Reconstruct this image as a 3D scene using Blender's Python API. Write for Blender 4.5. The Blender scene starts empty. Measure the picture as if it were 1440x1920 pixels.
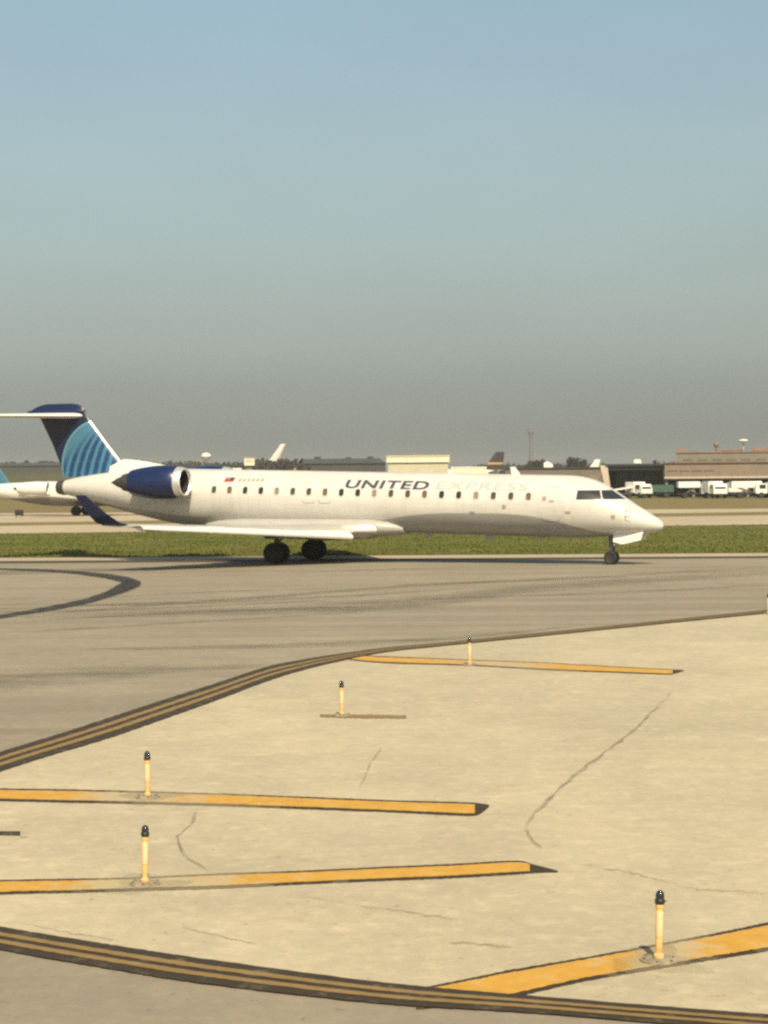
import bpy, bmesh, math, random
from mathutils import Vector, Matrix, Euler
R = math.radians
random.seed(7)
scene = bpy.context.scene
COL = scene.collection

# ------------------------------------------------------------------ camera
FPX, CAMH, HORY, ROLL = 3600.0, 3.93, 890.0, R(0.5)       # photo pixels (1440 x 1920)
PITCH = math.atan((960 - HORY) / FPX)
_f = Vector((0, math.cos(PITCH), -math.sin(PITCH)))
_u0 = Vector((0, math.sin(PITCH), math.cos(PITCH)))
_r0 = Vector((1, 0, 0))
_u = _u0 * math.cos(ROLL) + _r0 * math.sin(ROLL)
_r = _r0 * math.cos(ROLL) - _u0 * math.sin(ROLL)
CAMP = Vector((0, 0, CAMH))
cd = bpy.data.cameras.new('camera')
cam = bpy.data.objects.new('camera', cd)
COL.objects.link(cam)
cd.sensor_fit = 'HORIZONTAL'
cd.sensor_width = 36.0
cd.lens = FPX / 1440 * 36.0
cd.clip_start = 0.2
cd.clip_end = 20000
cam.matrix_world = Matrix((
    (_r.x, _u.x, -_f.x, CAMP.x), (_r.y, _u.y, -_f.y, CAMP.y),
    (_r.z, _u.z, -_f.z, CAMP.z), (0, 0, 0, 1)))
scene.camera = cam

# ------------------------------------------------------------------ light
SUN_EL, SUN_AZ = 47.0, 172.0          # azimuth clockwise from +Y (the view direction)
w = bpy.data.worlds.new('World')
scene.world = w
w.use_nodes = True
nt = w.node_tree
nt.nodes.clear()
out = nt.nodes.new('ShaderNodeOutputWorld')
bg = nt.nodes.new('ShaderNodeBackground')
sky = nt.nodes.new('ShaderNodeTexSky')
sky.sky_type = 'NISHITA'
sky.sun_disc = False
sky.sun_elevation = R(SUN_EL)
sky.sun_rotation = R(SUN_AZ)
sky.air_density = 1.0
sky.dust_density = 2.0
sky.ozone_density = 1.0
bg.inputs['Strength'].default_value = 0.091
# smog layer: one tint by elevation, the same all the way round
geo = nt.nodes.new('ShaderNodeTexCoord')
sep = nt.nodes.new('ShaderNodeSeparateXYZ')
ramp = nt.nodes.new('ShaderNodeValToRGB')
mul = nt.nodes.new('ShaderNodeMix')
mul.data_type = 'RGBA'
mul.blend_type = 'MULTIPLY'
mul.inputs[0].default_value = 1.0
nt.links.new(geo.outputs['Generated'], sep.inputs[0])
mp = nt.nodes.new('ShaderNodeMapRange')
mp.inputs[1].default_value = 0.0
mp.inputs[2].default_value = 0.5
nt.links.new(sep.outputs['Z'], mp.inputs[0])
nt.links.new(mp.outputs[0], ramp.inputs[0])
SKY_TINT = [(0.0, (0.688, 0.74, 0.78)), (0.044, (0.696, 0.749, 0.789)), (0.089, (0.664, 0.671, 0.698)), (0.156, (0.795, 0.749, 0.676)), (0.244, (0.943, 0.883, 0.729)), (0.322, (1.068, 1.009, 0.807)), (0.406, (1.154, 1.104, 0.896)), (0.489, (1.239, 1.2, 0.984))]
el = ramp.color_ramp.elements
while len(el) < len(SKY_TINT):
    el.new(0.5)
for e, (p_, c_) in zip(el, SKY_TINT):
    e.position = p_
    e.color = (*c_, 1)
nt.links.new(sky.outputs[0], mul.inputs[6])
nt.links.new(ramp.outputs[0], mul.inputs[7])
# drifting unevenness of the smog
sn = nt.nodes.new('ShaderNodeTexNoise')
smap = nt.nodes.new('ShaderNodeMapping')
smap.inputs['Scale'].default_value = (1, 1, 3.0)
sn.inputs['Scale'].default_value = 6.0
sn.inputs['Detail'].default_value = 5
nt.links.new(geo.outputs['Generated'], smap.inputs[0])
nt.links.new(smap.outputs[0], sn.inputs['Vector'])
smr = nt.nodes.new('ShaderNodeMapRange')
smr.inputs[1].default_value, smr.inputs[2].default_value = 0.3, 0.7
smr.inputs[3].default_value, smr.inputs[4].default_value = 0.965, 1.035
nt.links.new(sn.outputs[0], smr.inputs[0])
mul2 = nt.nodes.new('ShaderNodeVectorMath')
mul2.operation = 'SCALE'
nt.links.new(mul.outputs[2], mul2.inputs[0])
nt.links.new(smr.outputs[0], mul2.inputs['Scale'])
nt.links.new(mul2.outputs[0], bg.inputs['Color'])
nt.links.new(bg.outputs[0], out.inputs[0])

sd = bpy.data.lights.new('sun', 'SUN')
sd.energy = 4.5
sd.angle = R(0.53)
sd.color = (1.0, 0.84, 0.55)
sun = bpy.data.objects.new('sun', sd)
COL.objects.link(sun)
_sd = Vector((math.sin(R(SUN_AZ)) * math.cos(R(SUN_EL)), math.cos(R(SUN_AZ)) * math.cos(R(SUN_EL)), math.sin(R(SUN_EL))))
sun.rotation_euler = _sd.to_track_quat('Z', 'Y').to_euler()

scene.view_settings.view_transform = 'Standard'
scene.view_settings.look = 'None'
scene.view_settings.gamma = 1.0
scene.view_settings.exposure = 0.40
scene.render.engine = 'CYCLES'
scene.render.filter_size = 2.5
scene.cycles.filter_width = 2.5
scene.cycles.use_denoising = False
scene.cycles.max_bounces = 6
scene.cycles.volume_bounces = 0

# ------------------------------------------------------------------ helpers
def ray(x, y):
    return _f + _r * ((x - 720) / FPX) - _u * ((y - 960) / FPX)

def gnd(x, y, z=0.0):
    d = ray(x, y)
    return CAMP + d * ((z - CAMH) / d.z)

def at(x, y, depth):
    return CAMP + ray(x, y) * depth

def spline(pts, n):
    """Catmull-Rom through tuples, n samples per span"""
    P = [pts[0]] + list(pts) + [pts[-1]]
    o = []
    for i in range(1, len(P) - 2):
        a, b, c, d = P[i - 1], P[i], P[i + 1], P[i + 2]
        for k in range(n):
            t = k / n
            o.append(tuple(0.5 * ((2 * q) + (r - p) * t + (2 * p - 5 * q + 4 * r - s) * t * t + (-p + 3 * q - 3 * r + s) * t ** 3)
                           for p, q, r, s in zip(a, b, c, d)))
    o.append(tuple(pts[-1]))
    return o

def mesh_obj(name, verts, faces, mat, parent=None, smooth=False, loc=None):
    me = bpy.data.meshes.new(name)
    me.from_pydata([tuple(v) for v in verts], [], faces)
    me.validate()
    me.update()
    if mat is not None:
        me.materials.append(mat)
    if smooth:
        for p in me.polygons:
            p.use_smooth = True
    o = bpy.data.objects.new(name, me)
    COL.objects.link(o)
    if parent is not None:
        o.parent = parent
    if loc is not None:
        o.location = loc
    return o

def tag(o, label=None, cat=None, group=None, kind=None):
    if label: o['label'] = label
    if cat: o['category'] = cat
    if group: o['group'] = group
    if kind: o['kind'] = kind
    return o

def empty(name, loc, rz=0.0):
    o = bpy.data.objects.new(name, None)
    o.empty_display_size = 0.3
    COL.objects.link(o)
    o.location = loc
    o.rotation_euler = (0, 0, rz)
    return o

class MB:
    def __init__(s):
        s.v, s.f = [], []
    def add(s, v, f):
        n = len(s.v)
        s.v += [tuple(q) for q in v]
        s.f += [[i + n for i in q] for q in f]
        return s
    def box(s, x0, x1, y0, y1, z0, z1):
        return s.add([(x, y, z) for z in (z0, z1) for y in (y0, y1) for x in (x0, x1)],
                     [(0, 2, 3, 1), (4, 5, 7, 6), (0, 1, 5, 4), (2, 6, 7, 3), (0, 4, 6, 2), (1, 3, 7, 5)])
    def loft(s, rings, cap=True, closed=True):
        n = len(rings[0])
        v = [p for r in rings for p in r]
        f = []
        for i in range(len(rings) - 1):
            for j in range(n if closed else n - 1):
                k = (j + 1) % n
                f.append((i * n + j, i * n + k, (i + 1) * n + k, (i + 1) * n + j))
        if cap and closed:
            f.append(tuple(range(n - 1, -1, -1)))
            f.append(tuple((len(rings) - 1) * n + j for j in range(n)))
        return s.add(v, f)
    def lathe(s, prof, axis='z', n=24, org=(0, 0, 0), cap=True):
        """prof: (r, t) along axis"""
        rings = []
        for r, t in prof:
            ring = []
            for k in range(n):
                a = 2 * math.pi * k / n
                c, d = r * math.cos(a), r * math.sin(a)
                p = {'z': (c, d, t), 'x': (t, c, d), 'y': (d, t, c)}[axis]
                ring.append((p[0] + org[0], p[1] + org[1], p[2] + org[2]))
            rings.append(ring)
        return s.loft(rings, cap)
    def tube(s, a, b, ra, rb=None, n=12):
        a, b = Vector(a), Vector(b)
        rb = ra if rb is None else rb
        d = (b - a).normalized()
        x = d.orthogonal().normalized()
        y = d.cross(x)
        return s.loft([[tuple(p + (x * math.cos(2 * math.pi * k / n) + y * math.sin(2 * math.pi * k / n)) * r) for k in range(n)]
                       for p, r in ((a, ra), (b, rb))])
    def build(s, name, mat, parent=None, smooth=False, loc=None, bevel=0.0):
        o = mesh_obj(name, s.v, s.f, mat, parent, smooth, loc)
        bm = bmesh.new()
        bm.from_mesh(o.data)
        if bevel:
            bmesh.ops.bevel(bm, geom=bm.edges[:], offset=bevel, segments=2, affect='EDGES', clamp_overlap=True)
        bmesh.ops.recalc_face_normals(bm, faces=bm.faces[:])
        bm.to_mesh(o.data)
        bm.free()
        if smooth:
            for p in o.data.polygons:
                p.use_smooth = True
            o.data.set_sharp_from_angle(angle=R(38))
        return o

def copy_tree(o, parent=None):
    c = o.copy()
    COL.objects.link(c)
    c.parent = parent
    for ch in list(o.children):
        copy_tree(ch, c)
    return c

# ------------------------------------------------------------------ materials
class NT:
    """tiny node helper"""
    def __init__(s, name):
        s.m = bpy.data.materials.new(name)
        s.m.use_nodes = True
        s.t = s.m.node_tree
        s.b = s.t.nodes['Principled BSDF']
        s.out = s.t.nodes['Material Output']
    def n(s, typ, **kw):
        q = s.t.nodes.new(typ)
        for k, v in kw.items():
            setattr(q, k, v)
        return q
    def l(s, a, b):
        s.t.links.new(a, b)
    def math(s, op, a, b=None, clamp=False):
        q = s.n('ShaderNodeMath', operation=op)
        q.use_clamp = clamp
        for i, x in enumerate((a, b)):
            if x is None: continue
            if isinstance(x, (int, float)): q.inputs[i].default_value = x
            else: s.l(x, q.inputs[i])
        return q.outputs[0]
    def coords(s, kind='Object', scale=(1, 1, 1), rot=(0, 0, 0)):
        c = s.n('ShaderNodeTexCoord')
        m = s.n('ShaderNodeMapping')
        m.inputs['Scale'].default_value = scale
        m.inputs['Rotation'].default_value = rot
        s.l(c.outputs[kind], m.inputs[0])
        return m.outputs[0]
    def noise(s, vec, scale, detail=6, rough=0.6):
        q = s.n('ShaderNodeTexNoise')
        q.inputs['Scale'].default_value = scale
        q.inputs['Detail'].default_value = detail
        q.inputs['Roughness'].default_value = rough
        s.l(vec, q.inputs['Vector'])
        return q.outputs[0]
    def rng(s, v, a, b, c=0.0, d=1.0):
        q = s.n('ShaderNodeMapRange')
        for i, x in enumerate((a, b, c, d)):
            q.inputs[i + 1].default_value = x
        s.l(v, q.inputs[0])
        return q.outputs[0]
    def mix(s, fac, a, b, mode='MIX'):
        q = s.n('ShaderNodeMix', data_type='RGBA', blend_type=mode)
        for i, x in ((0, fac), (6, a), (7, b)):
            if isinstance(x, (int, float)): q.inputs[i].default_value = x
            elif isinstance(x, (tuple, list)): q.inputs[i].default_value = (*x, 1)
            else: s.l(x, q.inputs[i])
        return q.outputs[2]
    def bump(s, h, strength, dist=0.01):
        q = s.n('ShaderNodeBump')
        q.inputs['Strength'].default_value = strength
        q.inputs['Distance'].default_value = dist
        s.l(h, q.inputs['Height'])
        s.l(q.outputs[0], s.b.inputs['Normal'])

def mat_plain(name, col, rough=0.6, metal=0.0, var=0.12, scale=3.0, coat=0.0, spec=0.5, bump=0.0):
    q = NT(name)
    v = q.coords()
    n1 = q.noise(v, scale, 5)
    f = q.rng(n1, 0.3, 0.7)
    c = q.mix(f, tuple(x * (1 - var) for x in col), tuple(min(1, x * (1 + var)) for x in col))
    q.l(c, q.b.inputs['Base Color'])
    q.b.inputs['Roughness'].default_value = rough
    q.b.inputs['Metallic'].default_value = metal
    q.b.inputs['Specular IOR Level'].default_value = spec
    q.b.inputs['Coat Weight'].default_value = coat
    if bump:
        q.bump(n1, bump)
    return q.m

def mat_pavement(name, base, dark, streak_rot=0.0, streak=0.0, blot=0.12):
    q = NT(name)
    v = q.coords()
    big = q.noise(v, 0.09, 4, 0.55)
    mid = q.noise(v, 0.7, 6, 0.65)
    fine = q.noise(v, 14.0, 5, 0.7)
    c = q.mix(q.rng(big, 0.32, 0.68), base, tuple(x * (1 - blot) for x in base))
    c = q.mix(q.rng(mid, 0.42, 0.72, 0, 0.42), c, dark)
    patch_ = q.noise(v, 0.19, 9, 0.72)
    c = q.mix(q.rng(patch_, 0.36, 0.66, 0.0, 0.55), c, dark)
    lite = q.noise(v, 1.9, 5, 0.6)
    c = q.mix(q.rng(lite, 0.56, 0.72, 0.0, 0.45), c, tuple(min(1, x * 1.18) for x in base))
    c = q.mix(q.rng(fine, 0.3, 0.7, 0.0, 1.0), q.mix(0.14, c, dark), c)
    # small specks of grit and tar
    grit = q.noise(v, 4.2, 8, 0.8)
    c = q.mix(q.rng(grit, 0.38, 0.60, 0.24, 0.0), c, dark)
    c = q.mix(q.rng(grit, 0.50, 0.66, 0.0, 0.28), c, tuple(min(1, x * 1.2) for x in base))
    sp = q.noise(v, 7.5, 3, 0.8)
    c = q.mix(q.rng(sp, 0.62, 0.69, 0, 0.5), c, tuple(x * 0.5 for x in dark))
    if streak:
        sv = q.coords('Object', (0.012, 0.35, 1.0), (0, 0, streak_rot))
        st = q.noise(sv, 1.0, 5, 0.6)
        c = q.mix(q.rng(st, 0.42, 0.68, 0, streak), c, tuple(x * 0.55 for x in dark))
        sv2 = q.coords('Object', (0.03, 1.1, 1.0), (0, 0, streak_rot + 0.06))
        st2 = q.noise(sv2, 1.0, 4, 0.6)
        c = q.mix(q.rng(st2, 0.55, 0.75, 0, streak * 0.7), c, tuple(x * 0.5 for x in dark))
    q.l(c, q.b.inputs['Base Color'])
    q.b.inputs['Roughness'].default_value = 0.85
    q.b.inputs['Specular IOR Level'].default_value = 0.25
    q.bump(fine, 0.25, 0.01)
    return q.m

def mat_grass(name, c1, c2, c3):
    q = NT(name)
    v = q.coords('Object', (1, 1.6, 1))
    a = q.noise(v, 0.16, 5, 0.6)
    b = q.noise(v, 1.6, 6, 0.7)
    c = q.mix(q.rng(a, 0.35, 0.65), c1, c2)
    c = q.mix(q.rng(b, 0.5, 0.75, 0, 0.7), c, c3)
    q.l(c, q.b.inputs['Base Color'])
    q.b.inputs['Roughness'].default_value = 0.95
    q.b.inputs['Specular IOR Level'].default_value = 0.1
    q.bump(b, 0.8, 0.1)
    return q.m

def mat_paint(name, col, under, amount=0.55):
    """road paint; the 'wear' attribute adds bare patches"""
    q = NT(name)
    v = q.coords()
    n1 = q.noise(v, 3.4, 9, 0.75)
    n2 = q.noise(v, 16.0, 5, 0.75)
    at_ = q.n('ShaderNodeAttribute')
    at_.attribute_name = 'wear'
    s = q.math('ADD', q.math('MULTIPLY', q.math('SUBTRACT', n1, 0.3), 1.5), q.math('MULTIPLY', n2, 0.25))
    s = q.math('ADD', s, q.math('MULTIPLY', at_.outputs['Fac'], 0.42))
    f = q.rng(s, 0.50, 0.66, 0, 1)
    f = q.math('MULTIPLY', f, q.math('ADD', q.math('MULTIPLY', at_.outputs['Fac'], 0.45), amount), True)
    shade = q.mix(q.rng(n1, 0.35, 0.65), tuple(x * 0.78 for x in col), col)
    c = q.mix(f, shade, under)
    q.l(c, q.b.inputs['Base Color'])
    q.b.inputs['Roughness'].default_value = 0.75
    q.b.inputs['Specular IOR Level'].default_value = 0.3
    q.bump(n2, 0.15, 0.004)
    return q.m

def mat_mark(name, col, opacity):
    """rubber and tar marks lying on the pavement, worn through in places"""
    q = NT(name)
    v = q.coords('Object', (0.5, 1.5, 1))
    n1 = q.noise(v, 0.9, 7, 0.7)
    at_ = q.n('ShaderNodeAttribute')
    at_.attribute_name = 'wear'
    a = q.math('MULTIPLY', q.rng(n1, 0.3, 0.62), opacity)
    a = q.math('MULTIPLY', a, q.math('SUBTRACT', 1.0, at_.outputs['Fac']), True)
    q.b.inputs['Base Color'].default_value = (*col, 1)
    q.b.inputs['Roughness'].default_value = 0.8
    q.l(a, q.b.inputs['Alpha'])
    return q.m

SHOULDER_C = (0.51, 0.45, 0.325)
TAXI_C = (0.315, 0.28, 0.21)
M = {}
M['shoulder'] = mat_pavement('shoulder_concrete', SHOULDER_C, (0.30, 0.26, 0.19), blot=0.13)
M['taxiway'] = mat_pavement('taxiway_concrete', TAXI_C, (0.20, 0.175, 0.14), streak_rot=R(-6), streak=0.42, blot=0.12)
M['taxiway_near'] = mat_pavement('near_taxiway_concrete', (0.30, 0.26, 0.20), (0.20, 0.175, 0.14), streak_rot=R(12), streak=0.3)
M['far_pave'] = mat_pavement('far_concrete', (0.46, 0.39, 0.29), (0.32, 0.27, 0.20), blot=0.2)
M['dark_asphalt'] = mat_pavement('dark_asphalt', (0.075, 0.06, 0.042), (0.05, 0.04, 0.03))
M['grass'] = mat_grass('short_grass', (0.082, 0.106, 0.024), (0.15, 0.14, 0.045), (0.05, 0.075, 0.014))
M['dry_grass'] = mat_grass('dry_grass', (0.16, 0.13, 0.06), (0.20, 0.16, 0.085), (0.11, 0.11, 0.045))
M['dry_edge'] = mat_grass('dry_grass_edge', (0.13, 0.115, 0.045), (0.085, 0.09, 0.028), (0.17, 0.14, 0.065))
M['bank'] = mat_grass('embankment_grass', (0.075, 0.078, 0.048), (0.095, 0.09, 0.06), (0.06, 0.062, 0.038))
M['field'] = mat_grass('far_field', (0.13, 0.125, 0.06), (0.16, 0.14, 0.08), (0.09, 0.095, 0.045))
M['blade'] = mat_grass('grass_blades', (0.09, 0.114, 0.026), (0.155, 0.145, 0.05), (0.06, 0.086, 0.017))
M['yellow'] = mat_paint('yellow_paint', (0.55, 0.31, 0.055), (0.40, 0.34, 0.22))
M['old_yellow'] = mat_paint('old_yellow_paint', (0.25, 0.165, 0.065), (0.20, 0.16, 0.10), 0.6)
M['black_paint'] = mat_paint('black_paint', (0.045, 0.034, 0.02), (0.20, 0.165, 0.11), 0.45)
M['rubber_mark'] = mat_mark('rubber_mark', (0.028, 0.025, 0.022), 1.5)
M['faint_mark'] = mat_mark('faint_rubber_mark', (0.09, 0.08, 0.063), 0.36)
M['faint_tar'] = mat_mark('faint_crack', (0.24, 0.205, 0.15), 0.5)
M['tar'] = mat_mark('tar_seam', (0.17, 0.145, 0.11), 0.62)

# ================================================================== ground
def quad_strip(name, La, Lb, mat, z, ext=900.0):
    """ground between two photo lines (y at x=0, y at x=1440)"""
    def line(yl, yr):
        a, b = gnd(0, yl), gnd(1440, yr)
        d = (b - a).normalized()
        return a - d * ext, b + d * ext
    a, b = line(*La)
    c, d = line(*Lb)
    N = 40
    v = [(*(p.lerp(q, k / N)).xy, z) for p, q in ((a, b), (c, d)) for k in range(N + 1)]
    f = [(k, k + 1, N + 2 + k, N + 1 + k) for k in range(N)]
    return tag(mesh_obj(name, v, f, mat), kind='structure')

g = mesh_obj('ground', [(-4990, -75, -0.03), (4990, -75, -0.03), (4990, 5990, -0.03), (-4990, 5990, -0.03)], [(0, 1, 2, 3)], M['field'])
tag(g, kind='structure')
E0 = (1055, 1046)
e0a, e0b = gnd(0, E0[0]), gnd(1440, E0[1])
_d = (e0b - e0a).normalized()
tw = mesh_obj('taxiway', [(-500, -60, 0), (500, -60, 0), (*(e0b + _d * 470).xy, 0), (*(e0a - _d * 470).xy, 0)], [(0, 1, 2, 3)], M['taxiway'])
tag(tw, kind='structure')
quad_strip('taxiway_edge_strip', (1056.5, 1046.5), (1052, 1042.5), M['dark_asphalt'], 0.004)
quad_strip('paved_verge', (1052, 1042.5), (1046, 1037), M['far_pave'], -0.004)
quad_strip('grass_verge', (1046, 1037), (1000, 983), M['grass'], -0.010)
quad_strip('dry_grass_edge', (1046, 1037), (1039.5, 1031.5), M['dry_edge'], -0.006)
quad_strip('parallel_taxiway', (1000, 983), (986, 966), M['far_pave'], -0.006)
quad_strip('dry_grass_strip', (986, 966), (980, 959.5), M['dry_grass'], -0.012)
quad_strip('far_taxiway', (980, 959.5), (962, 953.5), M['far_pave'], -0.008)
_b = [at(x_, 900, 500).xy for x_ in (-700, 330)]
_V = []
for k in range(61):
    t = k / 60
    x_, y_ = _b[0].x + (_b[1].x - _b[0].x) * t, 500.0
    h_ = (5.3 + .25 * math.sin(k * .7) + .2 * math.sin(k * 1.9)) * min(1, t * 12, (1 - t) * 6)
    _V += [(x_, y_ - 16, -.05), (x_, y_ - 4, h_ * .8), (x_, y_, h_), (x_, y_ + 6, h_), (x_, y_ + 24, -.05)]
tag(mesh_obj('grass_embankment', _V, [(5 * k + j, 5 * k + 5 + j, 5 * k + 6 + j, 5 * k + 1 + j) for k in range(60) for j in range(4)], M['bank'], None, True), kind='structure')
quad_strip('dry_grass_field', (962, 953.5), (938, 934), M['dry_grass'], -0.014)

def world_line(pts, n=24):
    """photo points -> smooth ground polyline"""
    return [Vector((p[0], p[1], 0)) for p in spline([tuple(gnd(x, y).xy) for x, y in pts], n)]

def ribbon(name, A, B, f0, f1, mat, z, wear=None, kind='structure', jag=0.0):
    v, wv = [], []
    n = len(A)
    for i, (a, b) in enumerate(zip(A, B)):
        j0 = random.uniform(-jag, jag)
        j1 = random.uniform(-jag, jag)
        for f, j in ((f0, j0), (f1, j1)):
            p = a.lerp(b, f + j)
            v.append((p.x, p.y, z))
            wv.append(wear(i / (n - 1)) if wear else 0.0)
    fs = [(2 * i, 2 * i + 1, 2 * i + 3, 2 * i + 2) for i in range(n - 1)]
    o = mesh_obj(name, v, fs, mat)
    at_ = o.data.attributes.new('wear', 'FLOAT', 'POINT')
    for i, x in enumerate(wv):
        at_.data[i].value = x
    bm = bmesh.new(); bm.from_mesh(o.data)
    for f in bm.faces:
        f.normal_update()
        if f.normal.z < 0: f.normal_flip()
    bm.to_mesh(o.data); bm.free()
    if kind: o['kind'] = kind
    return o

# upper double edge line (curving round the light shoulder) and lower double edge line
UP = [(-420, 1545, 1585), (-200, 1480, 1516), (0, 1413, 1447), (100, 1382.5, 1415), (200, 1350, 1385), (300, 1317, 1350.5), (400, 1285, 1315), (500, 1252.5, 1277.5),
      (560, 1240, 1259), (620, 1230, 1244), (720, 1216, 1224), (820, 1207, 1213), (1020, 1187, 1193), (1220, 1167, 1172.5), (1440, 1144.5, 1150.5), (1800, 1110, 1115.5), (2600, 1062, 1066)]
LO = [(-500, 1650, 1682), (-200, 1707, 1742), (0, 1742, 1782), (200, 1775, 1817), (400, 1805, 1848), (720, 1847, 1884), (1000, 1872, 1902), (1440, 1907, 1938), (1700, 1925, 1957), (2200, 1955, 1990)]
upA, upB = world_line([(x, a) for x, a, b in UP]), world_line([(x, b) for x, a, b in UP])
loA, loB = world_line([(x, a) for x, a, b in LO]), world_line([(x, b) for x, a, b in LO])

# light shoulder between them: triangulated fan of strips
sv = [(*p.xy, 0.004) for p in (a.lerp(b, 0.5) for a, b in zip(upA, upB))]
lv = [(*p.xy, 0.004) for p in (a.lerp(b, 0.5) for a, b in zip(loA, loB))]
sh = mesh_obj('paved_shoulder', sv + lv[::-1], [tuple(range(len(sv) + len(lv)))], M['shoulder'])
bm = bmesh.new(); bm.from_mesh(sh.data)
bmesh.ops.triangulate(bm, faces=bm.faces[:])
for f in bm.faces:
    f.normal_update()
    if f.normal.z < 0: f.normal_flip()
bm.to_mesh(sh.data); bm.free()
tag(sh, kind='structure')
# the near taxiway south of the lower line
nv = lv + [(lv[-1][0] + 120, -40, 0.0035), (lv[0][0] - 60, -40, 0.0035)]
nv = [(p[0], p[1], 0.0035) for p in nv]
nt_ = mesh_obj('near_taxiway', nv, [tuple(range(len(nv)))[::-1]], M['taxiway_near'])
bm = bmesh.new(); bm.from_mesh(nt_.data)
bmesh.ops.triangulate(bm, faces=bm.faces[:])
for f in bm.faces:
    f.normal_update()
    if f.normal.z < 0: f.normal_flip()
bm.to_mesh(nt_.data); bm.free()
tag(nt_, kind='structure')

def double_line(A, B, ym, tagname):
    ribbon('edge_line_border', A, B, -0.04, 1.04, M['black_paint'], 0.0165, jag=0.014)
    ribbon('edge_line', A, B, 0.25, 0.43, M[ym], 0.0205, jag=0.012)
    ribbon('edge_line', A, B, 0.59, 0.77, M[ym], 0.0205, jag=0.012)
double_line(upA, upB, 'old_yellow', 'curved')
double_line(loA, loB, 'old_yellow', 'straight')

def stripe(rows, wear=None, ext=None, border=0.16, tip=None):
    """yellow shoulder stripe with black borders; rows (x, ytop, ybot)"""
    A, B = world_line([(x, a) for x, a, b in rows]), world_line([(x, b) for x, a, b in rows])
    ribbon('stripe_border', A, B, 0.0, 1.0, M['black_paint'], 0.008, wear, jag=0.014)
    n = len(A)
    if tip:
        k = n - tip
        A, B = A[:k], B[:k]
    ribbon('yellow_stripe', A, B, border, 1 - border, M['yellow'], 0.012, wear, jag=0.015)

def bumpw(c, w_, amp=1.0):
    return lambda t: amp * math.exp(-((t - c) / w_) ** 2)
stripe([(-300, 1473, 1495), (0, 1479, 1503), (120, 1481, 1506), (250, 1484, 1508.5), (420, 1489, 1513), (560, 1494.5, 1518), (720, 1501, 1524), (850, 1504.5, 1530), (885, 1506, 1531), (901, 1507.5, 1527), (917, 1510, 1514)],
       bumpw(0.36, 0.085), tip=42)
stripe([(-300, 1656, 1694), (0, 1651, 1679), (120, 1649, 1676), (250, 1646.5, 1672), (410, 1639, 1667.5), (560, 1634, 1660), (720, 1626.5, 1653), (850, 1621, 1648), (965, 1615, 1641), (1000, 1622, 1638.5), (1046, 1634, 1637)],
       bumpw(0.36, 0.125), tip=29)
stripe([(780, 1856, 1895), (880, 1836, 1884), (960, 1819.5, 1872), (1100, 1796, 1841), (1230, 1772, 1819), (1340, 1751.5, 1801), (1440, 1731, 1785), (1700, 1680, 1742)],
       bumpw(0.59, 0.10, 0.8), border=0.12)
stripe([(650, 1228.5, 1237), (720, 1231, 1244), (880, 1237.5, 1249), (1020, 1242.5, 1257), (1150, 1250, 1262), (1245, 1255, 1265.5), (1264, 1256, 1264), (1282, 1257, 1259)],
       bumpw(0.42, 0.12, 0.7), tip=30)
# remnant of a scrubbed-off stripe under a post, and the end of a black bar
A, B = world_line([(600, 1340.5), (680, 1341), (762, 1342.5)]), world_line([(600, 1345.5), (680, 1347.5), (762, 1348)])
ribbon('stripe_remnant', A, B, 0, 1, M['old_yellow'], 0.012, lambda t: 0.35, jag=0.12)
A, B = world_line([(-80, 1559), (-20, 1560), (38, 1560.5)]), world_line([(-80, 1566.5), (-20, 1567), (38, 1568)])
ribbon('black_bar_marking', A, B, 0, 1, M['black_paint'], 0.012)
A, B = world_line([(38, 1557), (45, 1557.5), (51, 1558)]), world_line([(38, 1571), (45, 1571), (51, 1570.5)])
ribbon('pale_bar_end', A, B, 0, 1, M['far_pave'], 0.010)

# tyre rubber and tar seams
def mark(name, pts, wpx, mat, z, taper=True, n=10, soft=.35):
    """wpx: thickness in photo px (vertical) along the polyline"""
    T = spline([(x, y, wp) for (x, y), wp in zip(pts, wpx)], n)
    A, B = [], []
    for i, (x, y, wp) in enumerate(T):
        q0, q1 = T[max(0, i - 1)], T[min(len(T) - 1, i + 1)]
        tx, ty = (q1[0] - q0[0]) * 0.25, q1[1] - q0[1]      # ground is foreshortened
        l_ = math.hypot(tx, ty) or 1.0
        nx, ny = -ty / l_ * 1.6, tx / l_
        A.append(gnd(x - nx * wp / 2, y - ny * wp / 2)); B.append(gnd(x + nx * wp / 2, y + ny * wp / 2))
    for v in A + B: v.z = 0
    rows = [(0, 1.0), (.22, soft), (.5, 0.0), (.78, soft), (1, 1.0)]
    V, W, m = [], [], len(A)
    for i, (a, b) in enumerate(zip(A, B)):
        t = i / (m - 1)
        e = max(0.0, (abs(t - 0.5) - 0.3) * 4) if taper else 0.0
        for f, wr in rows:
            p = a.lerp(b, f + random.uniform(-.03, .03))
            V.append((p.x, p.y, z)); W.append(min(1.0, max(e, wr)))
    Fs = [(5 * i + j, 5 * i + j + 1, 5 * i + j + 6, 5 * i + j + 5) for i in range(m - 1) for j in range(4)]
    o = mesh_obj(name, V, Fs, M[mat])
    at_ = o.data.attributes.new('wear', 'FLOAT', 'POINT')
    for i, x in enumerate(W):
        at_.data[i].value = x
    o['kind'] = 'structure'
    return o

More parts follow.
